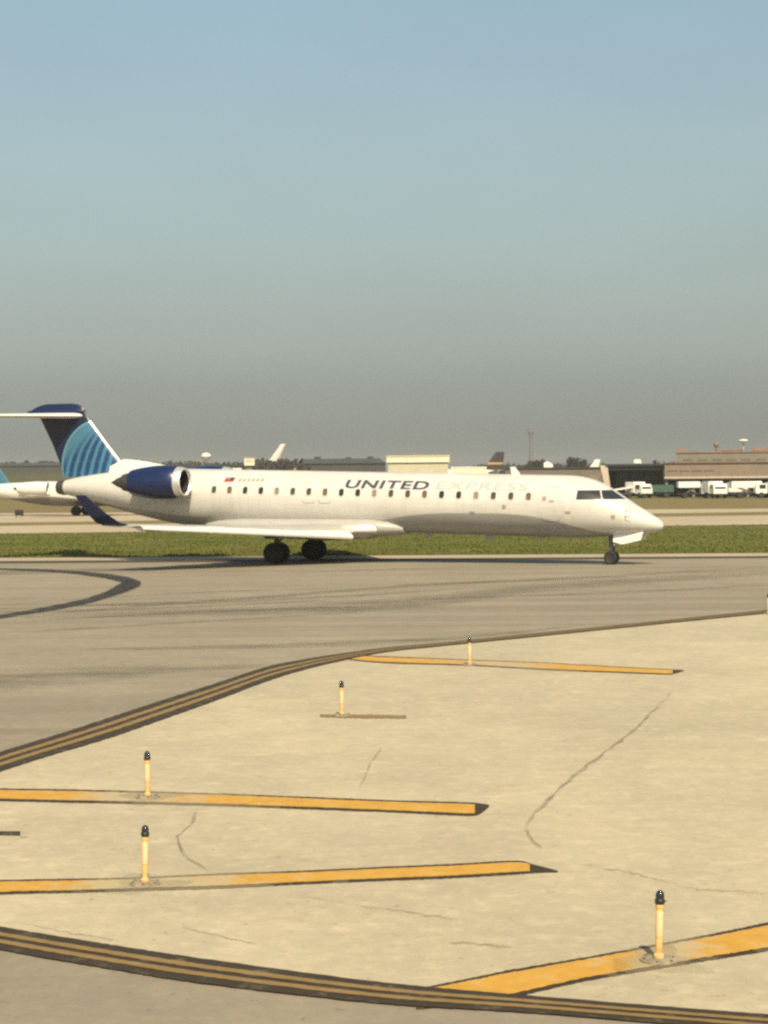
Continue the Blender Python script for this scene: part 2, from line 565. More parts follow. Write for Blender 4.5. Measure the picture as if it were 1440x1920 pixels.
mark('rubber_mark', [(-160, 1180), (0, 1157), (90, 1142), (160, 1128), (205, 1114), (230, 1104), (243, 1096), (238, 1089), (208, 1082), (170, 1077), (130, 1073), (60, 1069), (-60, 1066)],
     [7, 9, 11, 13, 16, 22, 26, 18, 12, 9, 7, 5, 4], 'rubber_mark', 0.014, False, soft=.05)
mark('rubber_mark', [(196, 1116), (222, 1106), (240, 1098), (254, 1094), (264, 1093)], [6, 14, 20, 18, 6], 'rubber_mark', 0.0165, False, soft=.05)
mark('rubber_mark', [(40, 1157), (190, 1143), (340, 1131), (520, 1118), (700, 1104), (900, 1092), (1150, 1080), (1440, 1064)], [4, 6, 7, 7, 6, 6, 6, 4], 'faint_mark', 0.012)
for pts, wp in (([(40, 1158), (300, 1152), (560, 1143), (800, 1128), (1000, 1104), (1240, 1086), (1500, 1074)], [6, 14, 22, 26, 20, 14, 6]),
                ([(-200, 1290), (0, 1278), (150, 1267), (320, 1255), (520, 1248)], [44, 50, 40, 20, 5]),
                ([(150, 1218), (400, 1214), (620, 1208), (860, 1196), (1100, 1172)], [4, 10, 12, 9, 4]),
                ([(-200, 1088), (-20, 1075), (200, 1069), (420, 1066)], [14, 12, 8, 3])):
    mark('rubber_smear', pts, wp, 'faint_mark', 0.010)
rs = random.Random(3)
for k in range(9):                                    # single tyre tracks
    x0, y0 = rs.uniform(-150, 900), rs.uniform(1066, 1190)
    if y0 > 1130: x0 = rs.uniform(-150, 300)
    L_ = rs.uniform(350, 800)
    sl = rs.uniform(-.07, -.035) * (1.0 if y0 > 1090 else .5)
    cv = rs.uniform(-6, 6)
    pts = [(x0 + L_ * t, y0 + sl * L_ * t + cv * 4 * t * (1 - t)) for t in (0, .25, .5, .75, 1)]
    wd = rs.uniform(2.0, 4.2) * (y0 - 890) / 220
    mark('tyre_track', pts, [wd] * 5, 'faint_mark', 0.018 + .0005 * k, n=16)

def crack(pts, wpx, mat='tar'):
    P, Wd = [], []
    for (xa, ya), (xb, yb), wa in zip(pts, pts[1:], wpx):
        m = max(2, int(math.hypot(xb - xa, yb - ya) / 9))
        for k in range(m):
            t = k / m
            P.append((xa + (xb - xa) * t + random.uniform(-3.0, 3.0), ya + (yb - ya) * t + random.uniform(-1.6, 1.6)))
            Wd.append(wa * random.uniform(.8, 2.1))
    P.append(pts[-1]); Wd.append(wpx[-1])
    return mark('tar_seam', P, Wd, mat, 0.0095, True, 2)
crack([(1262, 1296), (1215, 1345), (1170, 1385), (1120, 1423), (1086, 1448), (1040, 1490), (1010, 1520), (992, 1541), (984, 1556)], [2.5, 3, 4, 4, 4, 4, 4, 5, 5])
crack([(984, 1556), (990, 1566), (998, 1580), (1016, 1592)], [5, 4, 4, 3])
crack([(372, 1520), (355, 1548), (334, 1570), (331, 1580), (345, 1600), (362, 1617), (392, 1636)], [3, 3, 3, 3, 4, 4, 3])
crack([(840, 1768), (905, 1772), (960, 1778)], [3, 4, 3], 'faint_tar')
crack([(340, 1740), (420, 1758), (480, 1772)], [3, 4, 3], 'faint_tar')
crack([(560, 1680), (640, 1694), (740, 1708), (860, 1726)], [2, 3, 3, 2], 'faint_tar')
crack([(1080, 1620), (1180, 1636), (1300, 1668), (1440, 1676)], [2, 3, 3, 2], 'faint_tar')
crack([(715, 1400), (690, 1440), (672, 1480)], [2.5, 3, 2.5], 'faint_tar')
crack([(50, 1735), (140, 1752), (230, 1768)], [2, 3, 2], 'faint_tar')

# grass blades on the verge behind the airliner
def tufts(name, La, Lb, x0, x1, n, hmin, hmax, mat):
    V, Fc = [], []
    for i in range(n):
        x = random.uniform(x0, x1)
        t = random.random()
        tx = x / 1440
        y = (La[0] + (La[1] - La[0]) * tx) * (1 - t) + (Lb[0] + (Lb[1] - Lb[0]) * tx) * t
        p = gnd(x, y)
        hgt = random.uniform(hmin, hmax)
        for k in range(2):
            a = random.uniform(0, math.pi)
            wd = hgt * random.uniform(0.5, 1.2)
            dx, dy = math.cos(a) * wd, math.sin(a) * wd
            lx, ly = random.uniform(-.5, .5) * hgt, random.uniform(-.5, .5) * hgt
            b = len(V)
            V += [(p.x - dx, p.y - dy, -0.01), (p.x + dx, p.y + dy, -0.01), (p.x + lx, p.y + ly, hgt)]
            Fc.append((b, b + 1, b + 2))
    return mesh_obj(name, V, Fc, mat)
gt = tufts('grass', (1045.5, 1036.5), (1000.5, 983.5), -150, 1590, 22000, 0.03, 0.09, M['blade'])
tag(gt, 'short green grass growing on the verge behind the airliner', 'grass', kind='stuff')

# ================================================================== materials for things
def mat_fuselage():
    q = NT('white_aircraft_paint')
    tc = q.n('ShaderNodeTexCoord')
    sx = q.n('ShaderNodeSeparateXYZ')
    q.l(tc.outputs['Object'], sx.inputs[0])
    x, z = sx.outputs['X'], sx.outputs['Z']
    # upper limit of the grey belly along the length
    fc = q.n('ShaderNodeFloatCurve')
    q.l(q.rng(x, -13.0, 17.2), fc.inputs['Value'])
    pts = [(-13.0, 3.10), (-9.0, 2.55), (-5.0, 2.05), (0.0, 1.75), (3.6, 1.62), (4.9, 1.90), (6.9, 2.15), (9.3, 2.18), (10.8, 2.14), (12.7, 1.84), (14.0, 1.48), (15.1, 1.26), (17.2, 0.6)]
    cm = fc.mapping
    c = cm.curves[0]
    c.points[0].location = (0, pts[0][1] / 4)
    c.points[1].location = (1, pts[-1][1] / 4)
    for a, b in pts[1:-1]:
        c.points.new((a + 13.0) / 30.2, b / 4)
    cm.update()
    zl = q.math('MULTIPLY', fc.outputs[0], 4.0)
    d = q.math('SUBTRACT', zl, z)
    grey = q.rng(d, -0.004, 0.004)
    line = q.math('MULTIPLY', q.rng(d, -0.045, -0.038), q.rng(d, 0.0, 0.006, 1, 0))
    v = q.coords('Object', (0.35, 1.0, 1.6))
    n1 = q.noise(v, 1.6, 7, 0.65)
    # frame seams round the barrel, faint dirt
    white = q.mix(q.rng(n1, 0.35, 0.75), (0.63, 0.62, 0.60), (0.53, 0.52, 0.50))
    seam = q.math('ABSOLUTE', q.math('SUBTRACT', q.math('FRACT', q.math('MULTIPLY', x, 0.42)), 0.5))
    white = q.mix(q.rng(seam, 0.0, 0.014, 0.5, 0.0), white, (0.45, 0.44, 0.42))
    # plates differ a little from one another, and grime runs down
    ix = q.math('FLOOR', q.math('MULTIPLY', x, 0.84))
    iz = q.math('FLOOR', q.math('MULTIPLY', z, 1.9))
    cb = q.n('ShaderNodeCombineXYZ')
    q.l(ix, cb.inputs[0]); q.l(iz, cb.inputs[1])
    wn = q.n('ShaderNodeTexWhiteNoise')
    q.l(cb.outputs[0], wn.inputs[0])
    white = q.mix(q.rng(wn.outputs[0], 0, 1, 0.0, 0.2), white, (0.42, 0.42, 0.41))
    lap = q.math('ABSOLUTE', q.math('SUBTRACT', q.math('FRACT', q.math('MULTIPLY', z, 1.9)), 0.5))
    white = q.mix(q.rng(lap, 0.475, 0.5, 0.0, 0.4), white, (0.40, 0.39, 0.37))
    run = q.noise(q.coords('Object', (1.6, 1.0, 0.25)), 2.2, 6, 0.7)
    white = q.mix(q.rng(run, 0.50, 0.72, 0.0, 0.32), white, (0.40, 0.395, 0.38))
    aft = q.math('MULTIPLY', q.rng(x, 2.0, -9.0), q.rng(z, 3.3, 2.0))
    white = q.mix(q.math('MULTIPLY', aft, q.rng(run, 0.25, 0.6, 0.15, 0.55)), white, (0.36, 0.35, 0.32))  # lower rear darkened: its shade put into the colour, broken up by grime
    gcol = q.mix(q.rng(n1, 0.3, 0.7), (0.33, 0.33, 0.325), (0.25, 0.25, 0.245))
    c2 = q.mix(grey, white, gcol)
    c2 = q.mix(q.math('MULTIPLY', line, 0.6), c2, (0.16, 0.15, 0.16))
    q.l(c2, q.b.inputs['Base Color'])
    q.l(q.rng(n1, 0.3, 0.7, 0.28, 0.42), q.b.inputs['Roughness'])
    q.b.inputs['Coat Weight'].default_value = 0.25
    q.b.inputs['Coat Roughness'].default_value = 0.12
    return q.m

def mat_globe():
    """navy fin with the quartered globe; object X/Z are the fin's own length and height"""
    q = NT('fin_livery')
    tc = q.n('ShaderNodeTexCoord')
    sx = q.n('ShaderNodeSeparateXYZ')
    q.l(tc.outputs['Object'], sx.inputs[0])
    x, z = sx.outputs['X'], sx.outputs['Z']
    cx, cz, rr = -9.85, 4.42, 2.36
    dx, dz = q.math('SUBTRACT', x, cx), q.math('SUBTRACT', z, cz)
    dx2 = q.math('MULTIPLY', dx, 0.95)
    dist = q.math('SQRT', q.math('ADD', q.math('MULTIPLY', dx2, dx2), q.math('MULTIPLY', dz, dz)))
    inside = q.rng(dist, rr - 0.012, rr + 0.012, 1, 0)
    rim = q.math('MULTIPLY', inside, q.rng(dist, rr - 0.11, rr - 0.09))
    hgt = q.math('SQRT', q.math('MAXIMUM', q.math('SUBTRACT', rr * rr, q.math('MULTIPLY', dz, dz)), 0.02))
    k = q.math('DIVIDE', q.math('SUBTRACT', dx, q.math('MULTIPLY', dz, 0.30)), hgt)
    nz = q.noise(q.coords('Object', (1, 1, 1)), 2.2, 4, 0.6)
    kk = q.math('ADD', q.math('MULTIPLY', k, 5.2), q.math('MULTIPLY', nz, 0.25))
    fr = q.math('ABSOLUTE', q.math('SUBTRACT', q.math('FRACT', kk), 0.5))
    mer = q.rng(fr, 0.19, 0.25, 1, 0)
    # towards the upper rear the teal fills the gaps
    fill = q.rng(q.math('SUBTRACT', q.math('MULTIPLY', dz, 0.55), q.math('MULTIPLY', dx, 0.42)), 0.95, 1.35)
    mer = q.math('MAXIMUM', mer, fill)
    lat = q.math('ABSOLUTE', q.math('SUBTRACT', q.math('FRACT', q.math('MULTIPLY', dz, 1.9)), 0.5))
    mer = q.math('MAXIMUM', mer, q.math('MULTIPLY', q.rng(lat, 0.02, 0.05, 1, 0), 0.35))
    deep, teal = (0.010, 0.05, 0.15), (0.060, 0.175, 0.295)
    g = q.mix(mer, deep, teal)
    g = q.mix(rim, g, (0.11, 0.26, 0.34))
    navy = (0.008, 0.014, 0.05)
    c = q.mix(inside, navy, g)
    q.l(c, q.b.inputs['Base Color'])
    q.b.inputs['Roughness'].default_value = 0.3
    q.b.inputs['Coat Weight'].default_value = 0.3
    return q.m

M['fuselage'] = mat_fuselage()
M['fin'] = mat_globe()
M['white_paint'] = mat_plain('plain_white_paint', (0.70, 0.69, 0.665), 0.32, var=0.05, scale=1.2, coat=0.2)
M['wing_grey'] = mat_plain('light_grey_wing_paint', (0.37, 0.365, 0.35), 0.4, var=0.07, scale=0.8)
M['slat'] = mat_plain('bare_metal_slat', (0.82, 0.81, 0.79), 0.42, metal=0.35, var=0.05)
M['navy'] = mat_plain('navy_paint', (0.007, 0.016, 0.075), 0.3, var=0.15, coat=0.4)
M['navy_letter'] = mat_plain('navy_lettering', (0.045, 0.05, 0.085), 0.5, var=0.2, scale=4)
M['pale_letter'] = mat_plain('pale_grey_lettering', (0.37, 0.38, 0.39), 0.5, var=0.08)
M['chrome'] = mat_plain('polished_lip', (0.85, 0.85, 0.84), 0.3, metal=0.7, var=0.04)
M['fan'] = mat_plain('fan_dark', (0.05, 0.05, 0.055), 0.45, metal=0.5, var=0.2)
M['exhaust'] = mat_plain('burnt_metal', (0.10, 0.095, 0.085), 0.45, metal=0.6, var=0.25)
M['rubber'] = mat_plain('tyre_rubber', (0.022, 0.021, 0.02), 0.8, var=0.2, scale=8)
M['rim'] = mat_plain('wheel_rim', (0.05, 0.048, 0.045), 0.6, metal=0.2)
M['strut'] = mat_plain('gear_strut', (0.13, 0.125, 0.115), 0.5, metal=0.2, var=0.2)  # base tone darkened to carry the shade under the wing
M['glass'] = mat_plain('dark_glass', (0.025, 0.028, 0.03), 0.08, var=0.2, coat=0.5)
M['cabin_glass'] = mat_plain('cabin_window', (0.075, 0.062, 0.05), 0.12, var=0.35, scale=6)
M['pane_frame'] = mat_plain('window_frame', (0.55, 0.535, 0.50), 0.45, var=0.06)
M['door_line'] = mat_plain('door_seam', (0.27, 0.265, 0.25), 0.5, var=0.1)
M['red_flag'] = mat_plain('flag_red', (0.34, 0.05, 0.045), 0.5)
M['beacon'] = mat_plain('beacon_red', (0.30, 0.16, 0.14), 0.2)

# ================================================================== aircraft shapes
SLOPE = -0.0247
ST = [  # a, top, bottom, half width
    (17.14, 1.675, 1.655, 0.012), (17.09, 1.80, 1.53, 0.13), (16.95, 1.93, 1.45, 0.26), (16.7, 2.10, 1.39, 0.42), (16.4, 2.29, 1.34, 0.57), (16.0, 2.53, 1.29, 0.74),
    (15.6, 2.79, 1.25, 0.89), (15.2, 3.05, 1.22, 1.00), (14.84, 3.29, 1.20, 1.09), (14.4, 3.52, 1.175, 1.18), (13.9, 3.70, 1.155, 1.255), (13.4, 3.79, 1.145, 1.305),
    (12.8, 3.835, 1.145, 1.345)]
for a in (10, 7, 4, 1, -2, -4.5):
    ST.append((a, 4.15 + SLOPE * a, 1.46 + SLOPE * a, 1.345))
ST += [(-5.8, 4.285, 1.68, 1.32), (-7.2, 4.275, 1.93, 1.22), (-8.6, 4.23, 2.25, 1.06), (-9.8, 4.14, 2.56, 0.86), (-10.9, 4.01, 2.84, 0.64), (-11.7, 3.88, 3.02, 0.45), (-12.15, 3.78, 3.10, 0.34)]
FINE = spline(ST, 4)

def sec(a):
    for p, q in zip(FINE, FINE[1:]):
        if p[0] >= a >= q[0]:
            t = (p[0] - a) / (p[0] - q[0] + 1e-9)
            return [u + (v - u) * t for u, v in zip(p, q)][1:]
    return list(FINE[0][1:]) if a > FINE[0][0] else list(FINE[-1][1:])

def skin(a, phi, off=0.0):
    """phi from the crown (0) down the starboard side (pi/2) to the keel"""
    t, b, w_ = sec(a)
    h = (t - b) / 2
    return Vector((a, -(w_ + off) * math.sin(phi), (t + b) / 2 + (h + off) * math.cos(phi)))

def skin_z(a, z, off=0.0):
    t, b, w_ = sec(a)
    h = (t - b) / 2
    c = max(-1, min(1, (z - (t + b) / 2) / h))
    return Vector((a, -(w_ + off) * math.sqrt(max(0, 1 - c * c)), z))

def airfoil(n=14, t=0.12):
    up = []
    for k in range(n + 1):
        x = 0.5 * (1 - math.cos(math.pi * k / n))
        y = 5 * t * (0.2969 * math.sqrt(x) - 0.126 * x - 0.3516 * x * x + 0.2843 * x ** 3 - 0.1036 * x ** 4)
        up.append((x, y))
    return up + [(x, -y * 0.75) for x, y in up[::-1][1:-1]]

def panel(stations, t=0.12, vertical=False):
    """loft of airfoils; station = (le_a, chord, span, z) (span = b outboard to starboard, or the height when vertical)"""
    rings = []
    for st in stations:
        le, ch, b, z = st[:4]
        tt = st[4] if len(st) > 4 else t
        ring = []
        for x, y in airfoil(12, tt):
            ring.append((le - x * ch, y * ch, b) if vertical else (le - x * ch, -b, z + y * ch))
        rings.append(ring)
    return MB().loft(rings)

def tyre(mb, c, r, w_, n=24):
    prof = [(r * .55, -w_ / 2 * .8), (r * .86, -w_ / 2), (r * .97, -w_ * .33), (r, 0), (r * .97, w_ * .33), (r * .86, w_ / 2), (r * .55, w_ / 2 * .8)]
    return mb.lathe(prof, 'y', n, c)

def rimm(mb, c, r, w_, n=18):
    return mb.lathe([(r * .12, -w_ * .30), (r * .3, -w_ * .42), (r * .5, -w_ * .36), (r * .58, -w_ * .44), (r * .58, w_ * .44), (r * .5, w_ * .36), (r * .3, w_ * .42), (r * .12, w_ * .3)], 'y', n, c)

def patch(a0, a1, phis, off, na=6, np_=6):
    """grid on the skin; phis: corner phi (a0 top, a0 bottom, a1 top, a1 bottom); a0/a1 may be (top, bottom) pairs"""
    V, Fc = [], []
    A0 = a0 if isinstance(a0, tuple) else (a0, a0)
    A1 = a1 if isinstance(a1, tuple) else (a1, a1)
    for i in range(na + 1):
        u = i / na
        for j in range(np_ + 1):
            v = j / np_
            a = (A0[0] * (1 - v) + A0[1] * v) * (1 - u) + (A1[0] * (1 - v) + A1[1] * v) * u
            p = (phis[0] * (1 - v) + phis[1] * v) * (1 - u) + (phis[2] * (1 - v) + phis[3] * v) * u
            V.append(skin(a, p, off))
    for i in range(na):
        for j in range(np_):
            k = i * (np_ + 1) + j
            Fc.append((k, k + 1, k + np_ + 2, k + np_ + 1))
    return MB().add(V, Fc)

def flipy(mb):
    return MB().add([(x, -y, z) for x, y, z in mb.v], [f[::-1] for f in mb.f])

def skin_outline(pts, wd, off):
    """thin closed seam through (a, z) points on the starboard skin"""
    V, Fc = [], []
    n = len(pts)
    ca = sum(p[0] for p in pts) / n
    cz = sum(p[1] for p in pts) / n
    for a, z in pts:
        d = Vector((a - ca, z - cz)).normalized()
        V.append(skin_z(a + d.x * wd / 2, z + d.y * wd / 2, off))
        V.append(skin_z(a - d.x * wd / 2, z - d.y * wd / 2, off))
    for i in range(n):
        j = (i + 1) % n
        Fc.append((2 * i, 2 * j, 2 * j + 1, 2 * i + 1))
    return MB().add(V, Fc)

def rrect(ca, cz, ha, hz, r, n=5, slope=0.0):
    o = []
    for sx_, sz_, a0 in ((1, 1, 0), (-1, 1, 90), (-1, -1, 180), (1, -1, 270)):
        for k in range(n + 1):
            t = R(a0 + 90 * k / n)
            da = sx_ * (ha - r) + r * math.cos(t)
            o.append((ca + da, cz + sz_ * (hz - r) + r * math.sin(t) + slope * da))
    return o

def lettering(name, txt, a0, zmid, size, width, mat, parent, shear=0.18, bold=0.0, spacing=1.0):
    cu = bpy.data.curves.new('txt', 'FONT')
    cu.body = txt
    cu.size = size
    cu.shear = shear
    cu.offset = bold
    cu.space_character = spacing
    cu.resolution_u = 4
    tmp = bpy.data.objects.new('txt', cu)
    COL.objects.link(tmp)
    dg = bpy.context.evaluated_depsgraph_get()
    me = bpy.data.meshes.new_from_object(tmp.evaluated_get(dg))
    bpy.data.objects.remove(tmp)
    bm_ = bmesh.new()
    bm_.from_mesh(me)
    xs = [v.co.x for v in bm_.verts]
    ys = [v.co.y for v in bm_.verts]
    x0, x1, y0, y1 = min(xs), max(xs), min(ys), max(ys)
    for k in range(1, 12):
        yy = y0 + (y1 - y0) * k / 12
        bmesh.ops.bisect_plane(bm_, geom=bm_.verts[:] + bm_.edges[:] + bm_.faces[:], plane_co=(0, yy, 0), plane_no=(0, 1, 0))
    for v in bm_.verts:
        a = a0 + (v.co.x - x0) / (x1 - x0) * width
        z = zmid + (v.co.y - (y0 + y1) / 2) + SLOPE * (a - a0)
        v.co = skin_z(a, z, 0.007)
    bm_.to_mesh(me)
    bm_.free()
    me.materials.append(mat)
    o = bpy.data.objects.new(name, me)
    COL.objects.link(o)
    o.parent = parent
    return o

# ------------------------------------------------------------------ the taxiing airliner
THETA = R(22)
_s = Vector((-math.sin(THETA), -math.cos(THETA), 0))
ORG = gnd(519, 1056.5) - _s * 2.05
ORG.z = 0.004
air = empty('airliner', ORG, -THETA)
tag(air, 'white regional jet with navy engine and blue globe tail taxiing beside the grass verge', 'airliner')

def fuselage_mesh(ns=40):
    rings = []
    for a, t, b, w_ in FINE:
        rings.append([(a, w_ * math.sin(2 * math.pi * k / ns), (t + b) / 2 + (t - b) / 2 * math.cos(2 * math.pi * k / ns)) for k in range(ns)])
    return MB().loft(rings)
fus = fuselage_mesh().build('fuselage', M['fuselage'], air, True)
tip_ = MB().lathe([(0.36, 0.30), (0.36, 0.0), (0.30, -0.22), (0.22, -0.25), (0.18, 0.1)], 'x', 20, (-12.3, 0, 3.44), cap=False)
tag(tip_.build('exhaust_nozzle', M['exhaust'], air, True), 'dark auxiliary power exhaust at the tail tip')
# belly fairing under the wing
rings = []
for a, t, b, w_ in ((5.6, 1.75, 1.28, .85), (5.0, 1.95, 1.20, 1.25), (4.0, 2.05, 1.13, 1.48), (2.5, 2.05, 1.10, 1.52), (0, 2.05, 1.13, 1.52), (-2.2, 2.05, 1.20, 1.48), (-3.4, 1.98, 1.34, 1.25), (-4.2, 1.85, 1.55, .8)):
    rings.append([(a, w_ * math.copysign(abs(math.sin(u)) ** .75, math.sin(u)), (t + b) / 2 + (t - b) / 2 * math.copysign(abs(math.cos(u)) ** .8, math.cos(u))) for u in (2 * math.pi * k / 28 for k in range(28))])
MB().loft(rings).build('belly_fairing', M['wing_grey'], air, True)

# windshield and cockpit side panes
def crown_a(z):
    lo, hi = 14.0, 16.4
    for _ in range(30):
        m = (lo + hi) / 2
        if sec(m)[0] > z: lo = m
        else: hi = m
    return lo
def pane(al, ar, zt_, zb_, n=10):
    """al/ar: (top, bottom) lengthwise limits; ar None runs to the crown line"""
    V, Fc = [], []
    for j in range(n + 1):
        v = j / n
        z = zt_ + (zb_ - zt_) * v
        a0 = al[0] + (al[1] - al[0]) * v
        a1 = crown_a(z + .006) - .02 if ar is None else ar[0] + (ar[1] - ar[0]) * v
        for i in range(n + 1):
            V.append(skin_z(a0 + (a1 - a0) * (1 - (1 - i / n) ** 1.6), z, 0.008))
    for j in range(n):
        for i in range(n):
            k = j * (n + 1) + i
            Fc.append((k, k + 1, k + n + 2, k + n + 1))
    return MB().add(V, Fc)
for side in (1, -1):
    for nm, al, ar in (('windshield_pane', (14.62, 14.76), None), ('cockpit_side_pane', (13.68, 13.66), (14.57, 14.71))):
        p = pane(al, ar, 3.19, 2.80)
        if side < 0: p = flipy(p)
        p.build(nm, M['glass'], air, True)
# cabin windows
wz = lambda a: 3.225 + SLOPE * a
def window_shape(ha, hz, r, off):
    pts = rrect(3.0, wz(3.0), ha, hz, r, 5)
    V = [skin_z(a, z, off) - Vector((3.0, 0, wz(3.0))) for a, z in pts]
    c = skin_z(3.0, wz(3.0), off) - Vector((3.0, 0, wz(3.0)))
    n = len(V)
    return V + [c], [(i, (i + 1) % n, n) for i in range(n)]
wv, wf = window_shape(0.115, 0.165, 0.10, 0.006)
fr = skin_outline(rrect(3.0, wz(3.0), 0.135, 0.187, 0.12, 5), 0.045, 0.008)
fr.v = [(x - 3.0, y, z - wz(3.0)) for x, y, z in fr.v]
WIN_M = [M['cabin_glass'], mat_plain('cabin_window_half_lit', (0.22, 0.19, 0.15), 0.3, var=0.3, scale=9), mat_plain('cabin_window_dark', (0.03, 0.027, 0.025), 0.08, var=0.3, scale=9), mat_plain('cabin_window_brown', (0.13, 0.095, 0.065), 0.15, var=0.4, scale=9)]  # palest tint is a half-lit pane, the reflection put into its colour
w_first = f_first = None
for k in range(20):
    a = -3.50 + k * 0.7926
    if w_first is None:
        w_first = MB().add(wv, wf).build('cabin_window', M['cabin_glass'], air, True)
        f_first = fr.build('window_frame', M['pane_frame'], w_first, True)
        wo = w_first
    else:
        wo = w_first.copy(); COL.objects.link(wo); wo.parent = air
        fo = f_first.copy(); COL.objects.link(fo); fo.parent = wo
    wo.location = (a, 0, wz(a))
    wo.material_slots[0].link = 'OBJECT'
    wo.material_slots[0].material = WIN_M[(k * 7 + k // 3) % 4]
# doors and exits on the starboard side
sd_ = skin_outline(rrect(12.55, 2.62, 0.40, 0.74, 0.16, 4, SLOPE), 0.022, 0.007).build('service_door', M['door_line'], air)
MB().add([skin_z(a, z, 0.009) for a, z in ((12.48, 2.70), (12.70, 2.70), (12.70, 2.77), (12.48, 2.77))], [(0, 1, 2, 3)]).build('door_handle', M['door_line'], sd_)
dw = MB().add([skin_z(a, z, 0.009) for a, z in rrect(12.92, 3.2, 0.07, 0.10, 0.06)], [tuple(range(24))]).build('door_window', M['pane_frame'], sd_)
for a in (-3.50 + 6 * 0.7926, -3.50 + 7 * 0.7926):
    skin_outline(rrect(a, wz(a) - 0.04, 0.30, 0.46, 0.12, 4, SLOPE), 0.018, 0.007).build('overwing_exit', M['door_line'], air)
cg = skin_outline(rrect(-6.2, 2.6, 0.5, 0.35, 0.1, 4), 0.02, 0.007).build('cargo_door', M['door_line'], air)
for a, z in ((10.47, 2.5), (12.27, 2.85), (15.2, 2.05)):
    MB().add([skin_z(q_[0], q_[1], 0.009) for q_ in rrect(a, z, 0.09, 0.09, 0.05)], [tuple(range(24))]).build('access_panel', M['door_line'], air)

# probes, static ports, belly aerials, drain mast
for z in (2.35, 2.1):
    b_ = skin_z(15.7, z, 0.0)
    MB().tube(b_, b_ + Vector((.05, -.12, -.03)), .02, .015, 8).tube(b_ + Vector((.05, -.12, -.03)), b_ + Vector((.32, -.13, -.03)), .014, .006, 8).build('pitot_probe', M['strut'], air)
for a in (13.3, 9.0):
    MB().add([skin_z(q_[0], q_[1], 0.009) for q_ in rrect(a, 2.25, 0.12, 0.05, 0.03)], [tuple(range(24))]).build('static_port', M['door_line'], air)
for a, h in ((9.4, .26), (6.6, .20), (11.8, .15)):
    zb_ = sec(a)[1]
    panel([(a + .02, .20, zb_ - h, 0), (a + .18, .40, zb_ + .04, 0)], 0.16, True).build('belly_aerial', M['wing_grey'], air, True)
# titles
tag(lettering('lettering', 'UNITED', 2.97, 3.53, 0.50, 3.98, M['navy_letter'], air, 0.12, 0.016, 1.12), 'navy capital lettering reading UNITED')
tag(lettering('lettering', 'EXPRESS', 7.28, 3.45, 0.46, 4.2, M['pale_letter'], air, 0.12, 0.0, 1.12), 'pale grey capital lettering reading EXPRESS')
fl = MB().add([skin_z(a, z, 0.007) for a, z in ((-3.1, 3.66), (-2.62, 3.66), (-2.56, 3.86), (-3.04, 3.86))], [(0, 1, 2, 3)]).build('flag_decal', M['red_flag'], air)
MB().add([skin_z(a, z, 0.010) for a, z in ((-2.86, 3.74), (-2.60, 3.74), (-2.56, 3.86), (-2.83, 3.86))], [(0, 1, 2, 3)]).build('flag_canton', M['navy_letter'], fl)
# registration too small to read: six short marks
mb = MB()
for k in range(6):
    a = -2.38 + k * 0.225
    mb.add([skin_z(a + da, 3.735 + dz, 0.007) for da, dz in ((0, -.06), (.14, -.06), (.16, .06), (.02, .06))], [(0, 1, 2, 3)])
mb.build('registration_mark', mat_plain('registration_grey', (0.30, 0.28, 0.24), 0.5), air)
# antennas and beacon
for a, h in ((10.6, 0.33),):
    zt = sec(a)[0]
    panel([(a + .22, .42, zt - .05, 0), (a - .06, .22, zt + h, 0)], 0.16, True).build('blade_antenna', M['white_paint'], air, True)
zt = sec(0)[0]
MB().lathe([(.07, zt - .02), (.07, zt + .06), (.05, zt + .11), (.0, zt + .13)], 'z', 12, (0, 0, 0)).build('beacon', M['beacon'], air, True)

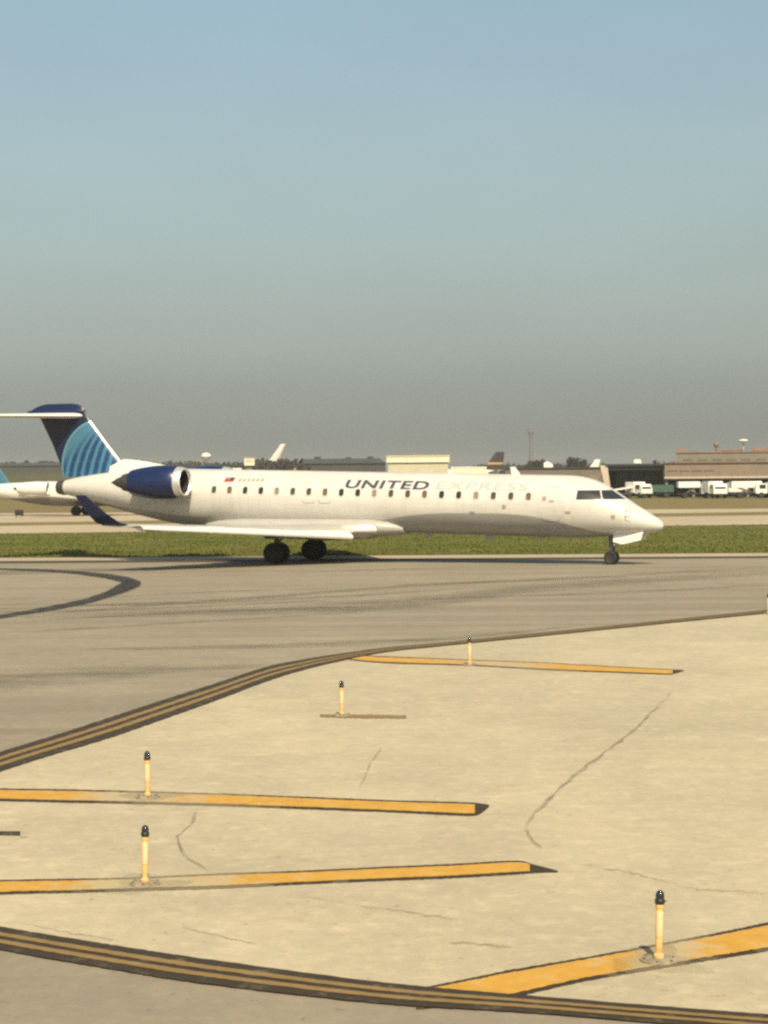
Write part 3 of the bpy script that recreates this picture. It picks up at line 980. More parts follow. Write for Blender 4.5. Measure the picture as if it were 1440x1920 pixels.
# wings
def wing(side):
    def fl_(mb):
        return mb if side > 0 else flipy(mb)
    W = [(4.3, 7.0, 1.0, 1.34, .13), (3.75, 6.15, 1.55, 1.36, .13), (3.1, 5.35, 2.5, 1.41, .125), (1.95, 4.35, 4.4, 1.52, .12), (-0.15, 3.0, 7.4, 1.70, .11), (-2.3, 1.6, 10.7, 1.92, .105)]
    w_ = fl_(panel(W)).build('wing', M['wing_grey'], air, True)
    # slats, drooped ahead of the leading edge
    for (i0, b0, b1) in ((0, 2.05, 4.9), (1, 4.95, 7.9), (2, 7.95, 10.5)):
        rings = []
        for b in (b0, b1):
            t = (b - 2.5) / (10.7 - 2.5)
            le = 3.1 - t * 5.4
            ch = 5.35 - t * 3.75
            z = 1.41 + t * .51
            sc_ = 0.10 * ch + 0.14
            sh = [(0.16, -0.26), (0.24, -0.22), (0.27, -0.13), (0.20, -0.02), (0.02, 0.10), (-0.30, 0.22), (-0.50, 0.27), (-0.30, 0.17), (0.0, 0.02), (0.10, -0.12)]
            rings.append([(le + x * sc_ * 1.5 + .06, -b, z + y_ * sc_ * 1.35 - .06) for x, y_ in sh])
        fl_(MB().loft(rings)).build('slat', M['slat'], w_, True)
    rt = fl_(panel([(4.75, 1.6, 1.2, 1.52, .3), (3.75, 1.2, 1.9, 1.50, .3)])).build('wing_root_fillet', M['slat'], w_, True)
    for b, a in ((3.2, -1.9), (5.6, -2.4), (8.0, -2.9)):
        mb = MB().lathe([(.0, .9), (.08, .7), (.13, .2), (.13, -.3), (.06, -.8), (0, -.95)], 'x', 10, (a, -b * 1, 1.36 + b * .045))
        fl_(mb).build('flap_track_fairing', M['wing_grey'], w_, True)
    wl = [(-2.55, 1.30, 10.66, 1.93, .09), (-2.95, 1.12, 10.85, 2.05, .08), (-3.42, .92, 11.08, 2.42, .08), (-4.2, .52, 11.42, 3.18, .08)]
    # airfoil laid in the local canted plane: thickness goes mostly sideways
    rings = []
    for le, ch, b, z, t in wl:
        cant = 0.0 if z < 2.0 else (0.6 if z < 2.2 else 1.15)
        rings.append([(le - x * ch, -(b + y_ * ch * math.sin(cant)), z + y_ * ch * math.cos(cant) * (1 if cant else 1)) for x, y_ in airfoil(10, t)])
    fl_(MB().loft(rings)).build('winglet', M['navy'], w_, True)
wing(1); wing(-1)

# engines
def engine(side):
    y = -2.32 * side
    z = 3.67
    n_ = MB().lathe([(.60, -4.62), (.70, -4.72), (.755, -5.1), (.78, -5.5), (.76, -5.95), (.70, -6.5), (.60, -7.05), (.56, -7.16), (.52, -7.1), (.50, -6.6)], 'x', 36, (0, y, z), cap=False).build('engine', M['navy'], air, True)
    MB().lathe([(.705, -4.74), (.675, -4.52), (.635, -4.42), (.59, -4.40), (.55, -4.46), (.535, -4.52)], 'x', 36, (0, y, z), cap=False).build('inlet_lip', M['chrome'], n_, True)
    MB().lathe([(.536, -4.515), (.53, -4.6), (.545, -5.1)], 'x', 36, (0, y, z), cap=False).build('inlet_duct', M['fan'], n_, True)
    MB().lathe([(.56, -5.08), (.30, -5.02), (.20, -4.98), (.12, -4.82), (.0, -4.72)], 'x', 30, (0, y, z), cap=False).build('fan', M['fan'], n_, True)
    MB().lathe([(.47, -6.9), (.45, -7.3), (.38, -7.6), (.33, -7.58), (.19, -7.95), (.0, -8.3)], 'x', 28, (0, y, z), cap=False).build('exhaust_cone', M['exhaust'], n_, True)
    rings = [[(-5.0 - x * 2.6, yy, 3.62 + q_ * 2.6) for x, q_ in airfoil(10, .09)] for yy in (-.95 * side, -1.9 * side)]
    MB().loft(rings).build('pylon', M['white_paint'], n_, True)
engine(1); engine(-1)

# fin
fin = panel([(-7.75, 4.6, 3.95, 0, .10), (-8.78, 3.46, 4.19, 0, .10), (-9.85, 2.95, 5.5, 0, .105), (-10.81, 2.65, 6.73, 0, .11), (-10.95, 2.85, 7.0, 0, .11), (-11.02, 3.0, 7.16, 0, .10), (-11.15, 2.6, 7.30, 0, .09), (-11.38, 2.05, 7.41, 0, .08), (-11.7, 1.4, 7.465, 0, .06)], .1, True)
fin = fin.build('fin', M['fin'], air, True)
MB().lathe([(.0, -10.95), (.10, -11.05), (.17, -11.5), (.19, -12.6), (.15, -13.5), (.06, -14.15), (.0, -14.25)], 'x', 16, (0, 0, 7.09)).build('bullet_fairing', M['navy'], fin, True)
rings = []
for a, zt, w_ in ((-5.9, 4.30, .05), (-6.6, 4.45, .16), (-7.45, 4.60, .24), (-8.2, 4.72, .25), (-8.9, 4.78, .22), (-9.6, 4.5, .18)):
    rings.append([(a, w_ * 1.3, 4.0), (a, w_ * 1.05, zt - .25), (a, w_ * .7, zt - .06), (a, 0, zt), (a, -w_ * .7, zt - .06), (a, -w_ * 1.05, zt - .25), (a, -w_ * 1.3, 4.0)])
MB().loft(rings).build('dorsal_fairing', M['white_paint'], fin, True)
# pale leading edge of the fin
rings = []
for le, z in ((-8.72, 4.25), (-9.80, 5.52), (-10.70, 6.62)):
    rings.append([(le + .015, 0, z), (le - .04, .05, z), (le - .08, .07, z), (le - .08, -.07, z), (le - .04, -.05, z)])
MB().loft(rings).build('leading_edge_strip', M['white_paint'], fin, True)
for side in (1, -1):
    mb = panel([(-11.05, 2.55, .0, 6.86, .13), (-11.2, 2.45, .25, 6.86, .13), (-13.75, 1.35, 4.27, 6.82, .12)])
    if side < 0: mb = flipy(mb)
    st_ = mb.build('stabilizer', M['white_paint'], air, True)

# landing gear
def gear(name, a, y, zt, r, w_, half, smat, door=None):
    g_ = MB().tube((a, y, r), (a - .0, y, zt), .10, .13).tube((a, y - half, r), (a, y + half, r), .07).tube((a, y, r + .35), (a + .55, y, zt), .05)
    g_ = g_.box(a + .10, a + .16, y - .07, y + .07, r + .05, r + .55).build(name, smat, air, True)
    for s_ in (-1, 1):
        tyre(MB(), (a, y + s_ * half, r), r, w_).build('tyre', M['rubber'], g_, True)
        rimm(MB(), (a, y + s_ * half, r), r, w_).build('rim', M['rim'], g_, True)
    return g_
for y in (-2.05, 2.05):
    g_ = gear('main_gear', 0, y, 1.45, 0.47, 0.34, 0.34, M['strut'])
    s_ = 1 if y < 0 else -1
    MB().box(-.3, .3, y - .62 * s_ - .02, y - .62 * s_ + .02, 1.12, 1.45).build('gear_door', M['strut'], g_, bevel=.01)
ng = gear('nose_gear', 14.86, 0, 1.35, 0.29, 0.19, 0.20, M['strut'])
for y in (-.34, .34):
    mb = MB().add([(16.35, y, 1.42), (15.05, y, 1.32), (15.05, y * 1.25, .98), (15.45, y * 1.3, .88), (16.25, y * 1.22, 1.06)], [(0, 1, 2, 3, 4)])
    mb.add([(x, yy + math.copysign(.035, yy), z) for x, yy, z in mb.v[:5]], [(4, 3, 2, 1, 0)])
    for i in range(5):
        j = (i + 1) % 5
        mb.f.append([i, 5 + i, 5 + j, j])
    mb.build('gear_door', M['white_paint'], ng)
for y in (-.1, .1):
    MB().lathe([(.075, 0), (.08, .05), (.05, .09)], 'x', 12, (14.98, y, .86)).build('taxi_light', M['chrome'], ng, True)

# ------------------------------------------------------------------ other jets, one builder
def simple_jet(name, loc, rz, Lf, rad, zc, tail_h, livery, fin_mat, wing_semi, label, group=None, engines='wing', cat='airliner', fc=1.0):
    root = empty(name, loc, rz)
    tag(root, label, cat, group)
    k = Lf / 29.6
    S = [(0.5, 0, .02), (.497, -.03, .18), (.485, -.06, .45), (.462, -.03, .74), (.435, 0, .92), (.40, 0, 1), (.1, 0, 1), (-.15, 0, 1), (-.24, .07, .92), (-.33, .20, .72), (-.42, .36, .45), (-.48, .45, .22), (-.5, .48, .08)]
    rings = [[(f * Lf, rad * r_ * math.sin(2 * math.pi * i / 24), zc + rad * (dz + r_ * math.cos(2 * math.pi * i / 24))) for i in range(24)] for f, dz, r_ in spline(S, 3)]
    MB().loft(rings).build('fuselage', livery, root, True)
    xt = -.36 * Lf
    ft = zc + rad * .8
    hh = tail_h - ft
    fn = panel([(xt + hh * .12, hh * .85 * fc, ft - .2, 0, .09), (xt - hh * (.62 if fc >= 1 else .62), hh * .36 * fc, tail_h, 0, .09)], .09, True).build('fin', fin_mat, root, True)
    for s_ in (1, -1):
        mb = panel([(xt - hh * .5, hh * .5, .05, tail_h - .15, .1), (xt - hh * .5 - wing_semi * .2, hh * .28, wing_semi * .35, tail_h - .15, .1)]) if engines == 'rear' else panel([(xt - .5, hh * .62, .3, zc + rad * .45, .09), (xt - .5 - wing_semi * .21, hh * .28, wing_semi * .37, zc + rad * .75, .09)])
        (mb if s_ > 0 else flipy(mb)).build('stabilizer', M['white_paint'], root, True)
        mb = panel([(Lf * .12, Lf * .19, rad * .5, zc - rad * .62, .12), (-Lf * .02, Lf * .10, wing_semi * .4, zc - rad * .45, .11), (-Lf * .135, Lf * .045, wing_semi, zc - rad * .05, .1)])
        wg = (mb if s_ > 0 else flipy(mb)).build('wing', M['wing_grey'], root, True)
        er = rad * .52
        ey, ex, ez = (-s_ * wing_semi * .33, Lf * .07, zc - rad * 1.0) if engines == 'wing' else (-s_ * rad * 1.6, -.24 * Lf, zc + rad * .45)
        en = MB().lathe([(er * .8, 1.5 * k), (er * .95, 1.7 * k), (er * 1.05, 1.3 * k), (er * 1.1, .4 * k), (er, -.8 * k), (er * .7, -1.7 * k)], 'x', 20, (ex, ey, ez), cap=False).build('engine', livery if engines == 'wing' else M['white_paint'], root, True)
        MB().lathe([(er * .9, 1.2 * k), (er * .25, 1.25 * k), (0, 1.45 * k)], 'x', 18, (ex, ey, ez), cap=False).build('fan', M['fan'], en, True)
        MB().lathe([(er * .72, -1.5 * k), (er * .3, -1.9 * k), (0, -2.3 * k)], 'x', 16, (ex, ey, ez), cap=False).build('exhaust_cone', M['exhaust'], en, True)
        MB().box(ex - 1.4 * k, ex + .9 * k, ey - .12, ey + .12, ez + er * .8, zc - rad * .3).build('pylon', M['wing_grey'], en) if engines == 'wing' else MB().box(ex - 1.2 * k, ex + 1.1 * k, min(ey, -s_ * rad * .5), max(ey, -s_ * rad * .5), ez - .12, ez + .12).build('pylon', M['white_paint'], en)
    mx = -.02 * Lf if engines == 'wing' else -.08 * Lf
    for (x, y, r_) in ((mx, -rad * 1.4, .5), (mx, rad * 1.4, .5), (.40 * Lf, 0, .33)):
        g_ = MB().tube((x, y, r_), (x, y, zc - rad * .6), .12, .14, 8).tube((x, y - .3, r_), (x, y + .3, r_), .07, .07, 8).build('landing_gear', M['strut'], root, True)
        for dy in (-.25, .25):
            tyre(MB(), (x, y + dy, r_), r_, .26, 16).build('tyre', M['rubber'], g_, True)
    # cockpit glass band and cabin windows
    cw = []
    for s_ in (1, -1):
        mb = MB()
        V = []
        for f, z0, z1 in ((.468, .10, .42), (.455, .12, .50), (.44, .14, .52)):
            for zz in (z0, z1):
                fr_ = [q_ for q_ in spline(S, 3)]
                b = min(fr_, key=lambda q_: abs(q_[0] - f))
                c_ = max(-1, min(1, (zz - b[1]) / max(b[2], .05)))
                V.append((f * Lf, -s_ * rad * (b[2] * math.sqrt(max(0, 1 - c_ * c_)) + .006), zc + rad * zz))
        mb.add(V, [(0, 1, 3, 2), (2, 3, 5, 4)])
        mb.build('windshield_pane', M['glass'], root)
    return root

# ================================================================== taxiway edge lights
M['post'] = mat_plain('post_yellow', (0.66, 0.42, 0.17), 0.5, var=0.3, scale=14)
M['post_pale'] = mat_plain('post_sunlit_tone', (0.76, 0.54, 0.31), 0.4, var=0.08, scale=12)  # pale tone stands for the sunlit strip of the post
M['lamp_dark'] = mat_plain('lamp_housing', (0.022, 0.022, 0.022), 0.4, var=0.3, scale=20)
M['lens'] = mat_plain('blue_lens', (0.015, 0.02, 0.03), 0.1, var=0.2, coat=0.6)
M['plate'] = mat_plain('base_plate_steel', (0.30, 0.25, 0.175), 0.7, metal=0.2, var=0.35, scale=12)
M['dirt'] = mat_mark('oil_stain', (0.20, 0.17, 0.12), 0.2)
LIGHTS = [
    (1235, 1804, 'yellow edge light post on the broad stripe that joins the double line'),
    (272, 1660, 'yellow edge light post on the worn stripe next to the double line, dark round head'),
    (277, 1497, 'yellow edge light post on the stripe with a blunt black end'),
    (641, 1343, 'yellow edge light post on the short scrubbed-off stripe'),
    (881, 1248, 'yellow edge light post on the thin stripe leaving the curved double line'),
    (1441, 1152, 'small edge light post beside the far run of the curved double line')]
def edge_light(x, y, label):
    p = gnd(x, y)
    p.z = 0.012
    o = empty('taxiway_light', p)
    tag(o, label, 'taxiway light', 'taxiway edge lights on yellow posts')
    pl = MB().lathe([(.15, 0), (.15, .012), (.14, .018), (.05, .022), (.05, .03), (0, .03)], 'z', 28).build('base_plate', M['plate'], o, True)
    for k in range(6):
        a = math.pi * k / 3
        MB().lathe([(.012, .015), (.012, .03), (0, .03)], 'z', 6, (.125 * math.cos(a), .125 * math.sin(a), 0)).build('bolt', M['strut'], pl)
    po = MB().lathe([(.042, .02), (.042, .05), (.029, .062), (.029, .425), (.034, .43), (.034, .455), (.028, .46)], 'z', 20).build('post', M['post'], o, True)
    MB().lathe([(.030, .20), (.031, .205), (.031, .40), (.030, .405)], 'z', 20, cap=False).build('sunlit_sleeve', M['post_pale'], po, True)
    hd = MB().lathe([(.027, .455), (.038, .462), (.041, .475), (.041, .492), (.036, .50)], 'z', 20).build('lamp_head', M['lamp_dark'], o, True)
    MB().lathe([(.036, .498), (.036, .53), (.030, .552), (.016, .566), (0, .570)], 'z', 20).build('lens', M['lens'], hd, True)
    MB().tube((.046, 0, .478), (.06, 0, .478), .006, .006, 6).build('clamp_screw', M['strut'], hd)
    o.rotation_euler = (random.uniform(-.02, .02), random.uniform(-.025, .025), random.uniform(0, 2))
    return o
for a in LIGHTS:
    edge_light(*a)
for x, y in ((1235, 1804), (272, 1660), (277, 1497)):
    p = gnd(x, y)
    V = []
    for k in range(28):
        t = 2 * math.pi * k / 28
        rr = .42 + .14 * math.sin(3 * t + x) + .07 * math.sin(7 * t)
        V.append((p.x + rr * math.cos(t) * 0.8, p.y + rr * math.sin(t), 0.0145))
    st = mesh_obj('ground_stain', V, [tuple(range(28))], M['dirt'])
    tag(st, kind='structure')

# ================================================================== far field
def col(x, d):
    p = at(x, 900, d)
    return Vector((p.x, p.y, 0))
def zat(x, y, d):
    return at(x, y, d).z

M['teal'] = mat_plain('teal_tail_paint', (0.035, 0.14, 0.22), 0.3, var=0.2)
M['brown_tail'] = mat_plain('dark_brown_tail', (0.035, 0.028, 0.024), 0.35, var=0.2)
M['gold'] = mat_plain('gold_band', (0.42, 0.25, 0.10), 0.45)
M['red_trim'] = mat_plain('red_trim', (0.45, 0.27, 0.25), 0.45)
M['beige'] = mat_plain('beige_cladding', (0.52, 0.48, 0.36), 0.7, var=0.1, scale=0.25)
M['cream'] = mat_plain('cream_cladding', (0.70, 0.65, 0.52), 0.65, var=0.06, scale=0.3)
M['brown_wall'] = mat_plain('grey_brown_wall', (0.15, 0.125, 0.105), 0.8, var=0.15, scale=0.2)
M['tan_wall'] = mat_plain('tan_precast', (0.215, 0.17, 0.135), 0.8, var=0.12, scale=0.3)
M['olive_wall'] = mat_plain('grey_tan_precast', (0.20, 0.185, 0.145), 0.8, var=0.12, scale=0.3)
M['pink_roof'] = mat_plain('reddish_roof_plant', (0.23, 0.155, 0.12), 0.8, var=0.2, scale=0.6)
M['dark_clad'] = mat_plain('dark_cladding', (0.035, 0.036, 0.036), 0.35, var=0.25, scale=0.4)
M['dark_clad2'] = mat_plain('dark_glazing', (0.022, 0.024, 0.026), 0.15, var=0.3, scale=0.5)
M['pale_trim'] = mat_plain('pale_trim', (0.50, 0.44, 0.36), 0.7)
M['deep_red'] = mat_plain('dark_red_line', (0.13, 0.055, 0.04), 0.7)
M['truck_white'] = mat_plain('truck_white', (0.78, 0.77, 0.74), 0.35, var=0.05)
M['truck_green'] = mat_plain('dull_green_paint', (0.045, 0.10, 0.085), 0.5, var=0.15)
M['truck_blue'] = mat_plain('dull_blue_paint', (0.03, 0.045, 0.085), 0.5, var=0.15)
M['bark'] = mat_plain('bark', (0.07, 0.055, 0.04), 0.9)
M['leaf'] = mat_grass('dull_leaves', (0.036, 0.036, 0.026), (0.05, 0.047, 0.034), (0.026, 0.027, 0.02))

# jet on the parallel taxiway behind the tail
def mat_shaded_belly(zsplit):
    q = NT('white_over_belly_shade')
    tc = q.n('ShaderNodeTexCoord')
    sx = q.n('ShaderNodeSeparateXYZ')
    q.l(tc.outputs['Object'], sx.inputs[0])
    c = q.mix(q.rng(sx.outputs['Z'], zsplit - .02, zsplit + .02), (0.17, 0.165, 0.16), (0.66, 0.65, 0.63))  # dark underside: the belly's shadow put into the colour
    q.l(c, q.b.inputs['Base Color'])
    q.b.inputs['Roughness'].default_value = 0.35
    return q.m
p = gnd(192, 966); p.z = -0.008
simple_jet('airliner', p, R(-8), 28.0, 1.28, 2.25, 7.0, mat_shaded_belly(1.85), M['teal'], 10.0,
           'white rear engined jet with a teal tail fin half hidden behind the navy winglet', None, engines='rear')
# dark distance marker box on the verge by that jet
def field_sign(x, y, wd, ht, label):
    p = gnd(x, y); p.z = -0.01
    o = empty('airfield_sign', p)
    tag(o, label, 'sign')
    MB().box(-wd / 2, wd / 2, -.12, .12, .22, ht).build('panel', M['lamp_dark'], o, bevel=.03)
    for s_ in (-1, 1):
        MB().tube((s_ * wd * .32, 0, 0), (s_ * wd * .32, 0, .24), .05, .05, 8).build('leg', M['strut'], o)
field_sign(36, 970, .85, .75, 'small dark airfield sign standing on the pale strip behind the jet')

# white tailed and brown tailed jets beyond the airliner
def far_jet(xfin, ytop, d, H_, mat, label, trim=None, band=None, fc=1.0, Lf=36.0, rad=1.9, zc=3.4):
    """fin top near (xfin, ytop); heading to the left so that the fin leans to the right"""
    base = col(xfin, d)
    tail_h = zat(xfin, ytop, d)
    o = simple_jet('airliner', base - Vector((.36 * Lf + ((.62 if fc >= 1 else .62) + .36 * fc) * (tail_h - zc - rad * .8), 0, 0)) + Vector((0, 0, -0.02)), R(180), Lf, rad, zc, tail_h, M['white_paint'], mat, 16.0, label, None, fc=fc)
    ft = zc + rad * .8
    hh = tail_h - ft
    xt = -.36 * Lf
    fin_o = [c for c in o.children if c.name.startswith('fin')][0]
    def chord(z):
        t = (z - ft + .2) / (hh + .2)
        return xt + hh * .12 + (-hh * (.74 if fc >= 1 else .74)) * t, (hh * .85 + (hh * .36 - hh * .85) * t) * fc
    if band:
        z0, z1 = ft + hh * band[0], ft + hh * band[1]
        rings = []
        for z in (z0, z1):
            le, ch = chord(z)
            rings.append([(le - x * ch + .02, q_ * ch * 1.15, z) for x, q_ in airfoil(10, .1)])
        MB().loft(rings).build('fin_band', M['gold'], fin_o, True)
    if trim:
        rings = []
        for z in (ft + .4, tail_h - .1):
            le, ch = chord(z)
            rings.append([(le - .82 * ch, .09, z), (le - ch - .05, .03, z), (le - ch - .05, -.03, z), (le - .82 * ch, -.09, z)])
        MB().loft(rings).build('rudder', M['red_trim'], fin_o)
    return o
far_jet(537, 832, 760, 12.6, M['white_paint'], 'distant jet with an all white tail fin beside the small beige hut', trim=True, fc=.55, Lf=52.0, rad=2.5, zc=4.6)
far_jet(946, 847, 640, 12.6, M['brown_tail'], 'distant jet with a dark brown tail fin and gold band beside the cream annex', band=(.30, .42), fc=1.3, Lf=33.0, rad=2.0, zc=3.6)
far_jet(1126, 861, 560, 9.0, M['white_paint'], 'distant jet with a short white tail showing above the grey brown shed', Lf=26.0, rad=1.35, zc=2.6)

# ---------------------------------------------------------------- buildings
def bld(name, x0, x1, d, depth, label, cat='building'):
    a, b = col(x0, d), col(x1, d)
    o = empty(name, (a + b) / 2 + Vector((0, 0, -0.03)))
    tag(o, label, cat)
    o.rotation_euler.z = -math.atan2(o.location.x, o.location.y)      # fronts square to the field
    return o, (b - a).length / 2

# beige warehouse with pale upper storey
d = 600
o, hw = bld('warehouse', 725, 843, d, 30, 'beige warehouse with a pale upper band above the airliner roof')
zt, zm = zat(784, 853, d), zat(784, 867, d)
MB().box(-hw + .4, hw - .4, .5, 30, 0, zm - .25).build('wall', M['beige'], o)
MB().box(-hw, hw, 0, 30.5, zm, zt - .5).build('upper_wall', M['cream'], o)
MB().box(-hw + .2, hw - .2, .3, 30.2, zm - .25, zm).build('shaded_gap', M['dark_clad'], o)  # dark colour stands for the shade in the gap below the upper wall
rf = MB().box(-hw - .15, hw + .15, -.15, 30.7, zt - .5, zt - .1).build('roof', M['beige'], o)
MB().box(-1.6, 1.6, 4, 8, zt - .1, zt + .5).build('roof_unit', M['pink_roof'], rf)
MB().box(5.6, 7.2, 6, 8, zt - .1, zt + .35).build('roof_unit', M['olive_wall'], rf)
for k in range(6):
    MB().box(-hw + 1.2 + k * 3.1, -hw + 3.4 + k * 3.1, .38, .5, .0, 3.4).build('dock_door', M['pale_trim'], o)
for k in range(5):
    MB().box(-hw + 3.2 * (k + 1) - .05, -hw + 3.2 * (k + 1) + .05, -.04, 0, zm, zt - .5).build('panel_joint', M['beige'], o)
# long flat grey sheds along the far side
M['shed_grey'] = mat_plain('grey_shed_wall', (0.048, 0.05, 0.05), 0.8, var=0.2, scale=0.15)
M['shed_dark'] = mat_plain('dark_shed_roof', (0.03, 0.031, 0.031), 0.8, var=0.2, scale=0.15)
def long_shed(x0, x1, d, yt, ym, label, units=()):
    o, hw = bld('cargo_shed', x0, x1, d, 30, label)
    zt, zm = zat((x0 + x1) / 2, yt, d), zat((x0 + x1) / 2, ym, d)
    MB().box(-hw, hw, 0, 30, 0, zm - .3).build('wall', M['shed_grey'], o)
    MB().box(-hw - .3, hw + .3, -.5, 30.5, zm - .3, zm).build('eaves', M['shed_dark'], o)
    MB().add([(-hw, .5, zm), (hw, .5, zm), (hw, 30, zm), (-hw, 30, zm), (-hw + 2, 6, zt), (hw - 2, 6, zt), (hw - 2, 26, zt), (-hw + 2, 26, zt)],
             [(0, 1, 5, 4), (1, 2, 6, 5), (2, 3, 7, 6), (3, 0, 4, 7), (4, 5, 6, 7)]).build('roof', M['shed_grey'], o)
    n = max(3, int(hw / 3.2))
    for k in range(n):
        xx = -hw + (k + .3) * 2 * hw / n
        MB().box(xx, xx + hw / n, -.12, 0, 0, min(4.5, zm * .6)).build('dock_door', M['shed_dark'], o)
    for fx, h in units:
        MB().box(-hw + fx * 2 * hw, -hw + fx * 2 * hw + 2.4, 9, 13, zt - .1, zt + h).build('roof_unit', M['shed_dark'], o)
long_shed(556, 723, 720, 859.5, 868, 'long flat grey cargo shed ending at the beige warehouse', ((.2, .8), (.55, .5), (.8, .7)))
long_shed(-130, 118, 880, 868, 873, 'long flat grey cargo shed beyond the teal tail fin', ((.6, .7), (.82, .9)))
# cream annex
o, hw = bld('warehouse_annex', 846, 912, 596, 18, 'low cream annex between the beige warehouse and the brown tail fin')
zt = zat(880, 875, 596)
MB().box(-hw, hw, 0, 18, 0, zt - .3).build('wall', M['cream'], o)
MB().box(-hw - .1, hw + .1, -.1, 18.1, zt - .3, zt).build('roof', M['truck_white'], o)
for k in range(3):
    MB().box(-hw + 1.2 + k * 3.4, -hw + 3.6 + k * 3.4, -.1, 0, 0, 2.9).build('dock_door', M['pale_trim'], o)
# beige hut on a darker base
d = 500
o, hw = bld('ramp_control_hut', 458.5, 477.5, d, 4, 'small square beige hut left of the white tail fin')
z0, z1 = zat(468, 873, d), zat(468, 858, d)
MB().box(-hw * .6, hw * .6, .5, 3.5, 0, z0).build('base', M['brown_wall'], o)
MB().box(-hw, hw, 0, 4, z0, z1 - .12).build('cab', M['cream'], o, bevel=.05)
MB().box(-hw - .1, hw + .1, -.1, 4.1, z1 - .12, z1).build('roof', M['beige'], o)
MB().box(-hw * .7, hw * .7, -.06, -.005, z0 + 1.0, z0 + 1.5).build('window', M['pale_trim'], o)
# long grey-brown shed
d = 470
o, hw = bld('cargo_shed', 948, 1128, d, 25, 'long low grey brown cargo shed behind the cockpit roof')
zt = zat(1040, 876, d)
MB().box(-hw, hw, 0, 25, 0, zt - .35).build('wall', M['brown_wall'], o)
MB().box(-hw - .2, hw + .2, -.3, 25.2, zt - .35, zt).build('roof', M['dark_clad'], o)
for k in range(7):
    MB().box(-hw + 1 + k * 3.2, -hw + 3.3 + k * 3.2, -.1, 0, 0, 3.2).build('dock_door', M['tan_wall'], o)
# white roof box
o, hw = bld('equipment_shelter', 1019, 1037, 520, 3, 'white equipment shelter peeping over the cargo shed roof')
zt = zat(1028, 864.5, 520)
MB().add([(-hw, 0, 0), (hw, 0, 0), (hw, 3, 0), (-hw, 3, 0), (-hw * .9, 0, zt - .5), (hw, 0, zt - .9), (hw, 3, zt - .9), (-hw * .9, 3, zt - .5), (-hw * .2, 1.5, zt)],
         [(0, 3, 2, 1), (0, 1, 5, 4), (1, 2, 6, 5), (2, 3, 7, 6), (3, 0, 4, 7), (4, 5, 8), (5, 6, 8), (6, 7, 8), (7, 4, 8)]).build('wall', M['truck_white'], o)
MB().box(-.4, .4, -.05, -.01, 0, 2.0).build('door', M['pale_trim'], o)
# dark glazed hangar
d = 318
o, hw = bld('dark_hangar', 1137, 1246, d, 20, 'black open fronted hangar with a beige end wall beyond the nose')
zt = zat(1190, 869.5, d)
MB().box(-hw, hw, -2.0, 20, zt - .35, zt).build('roof', M['dark_clad'], o)
MB().box(-hw + .1, hw - .1, -1.6, -1.2, zt - 1.05, zt - .35).build('fascia', M['dark_clad2'], o)
MB().box(-hw + .1, hw - .1, 10, 10.4, 0, zt - .35).build('back_wall', M['dark_clad'], o)
MB().box(hw - .35, hw - .02, -1.6, 20, 0, zt - .36).build('end_wall', M['dark_clad'], o)
MB().add([(-hw - 1.0, -1.8, zt - .1), (-hw + .25, -1.8, zt - .36), (-hw + .9, -1.8, 0), (-hw + .2, -1.8, 0), (-hw - 1.0, 19, zt - .1), (-hw + .25, 19, zt - .36), (-hw + .9, 19, 0), (-hw + .2, 19, 0)],
         [(0, 3, 2, 1), (4, 5, 6, 7), (0, 1, 5, 4), (1, 2, 6, 5), (2, 3, 7, 6), (3, 0, 4, 7)]).build('end_wall', M['pale_trim'], o)
for k in range(4):
    MB().box(-hw + 1.6 + k * 2.4, -hw + 3.7 + k * 2.4, 9.8, 9.98, .2, zt - 1.2).build('hangar_door_leaf', M['dark_clad2'], o)
MB().box(-.25, .95, 2, 3.2, zt, zt + .75).build('roof_unit', M['truck_white'], o, bevel=.12)
MB().box(2.9, 3.6, 3, 4, zt, zt + .6).build('roof_unit', M['dark_clad'], o, bevel=.1)
# terminal
d = 300
o, hw = bld('terminal', 1248, 1620, d, 40, 'tan terminal building with a dark undercroft and strip window')
zt, zb = zat(1340, 867, d), zat(1340, 899, d)
zs = zat(1340, 882, d)
MB().box(-hw, hw, 0, 40, zb + .22, zt - .12).build('wall', M['tan_wall'], o)
MB().box(-hw - .15, hw + .15, -.18, 40.2, zt - .12, zt + .05).build('roof', M['deep_red'], o)
MB().box(-hw - .05, hw + .05, -.10, 0, zb + .22, zb + .48).build('sill_band', M['pale_trim'], o)
MB().box(-hw - .1, hw + .1, -.25, 40, zb - .02, zb + .22).build('soffit', M['dark_clad'], o)
for k in range(4):
    MB().box(-hw + .35 + k * 1.9, -hw + 2.0 + k * 1.9, -.05, .0, zs - .06, zs + .06).build('window', M['deep_red'], o)
for k in range(16):
    MB().box(-hw + .6 + k * 1.95, -hw + .66 + k * 1.95, -.035, .0, zb + .5, zs - .1).build('panel_joint', M['brown_wall'], o)
MB().box(-hw + .4, hw, 7, 39, 0, zb - .02).build('undercroft_wall', M['dark_clad2'], o)
for k in range(8):
    MB().box(-hw + .1 + k * 4.2, -hw + .5 + k * 4.2, .1, .5, 0, zb - .02).build('column', M['olive_wall'], o)
for k in range(6):
    MB().box(-hw + 1.4 + k * 4.2, -hw + 4.2 + k * 4.2, 6.9, 6.99, .1, zb - .5).build('bay_door', M['dark_clad'], o)
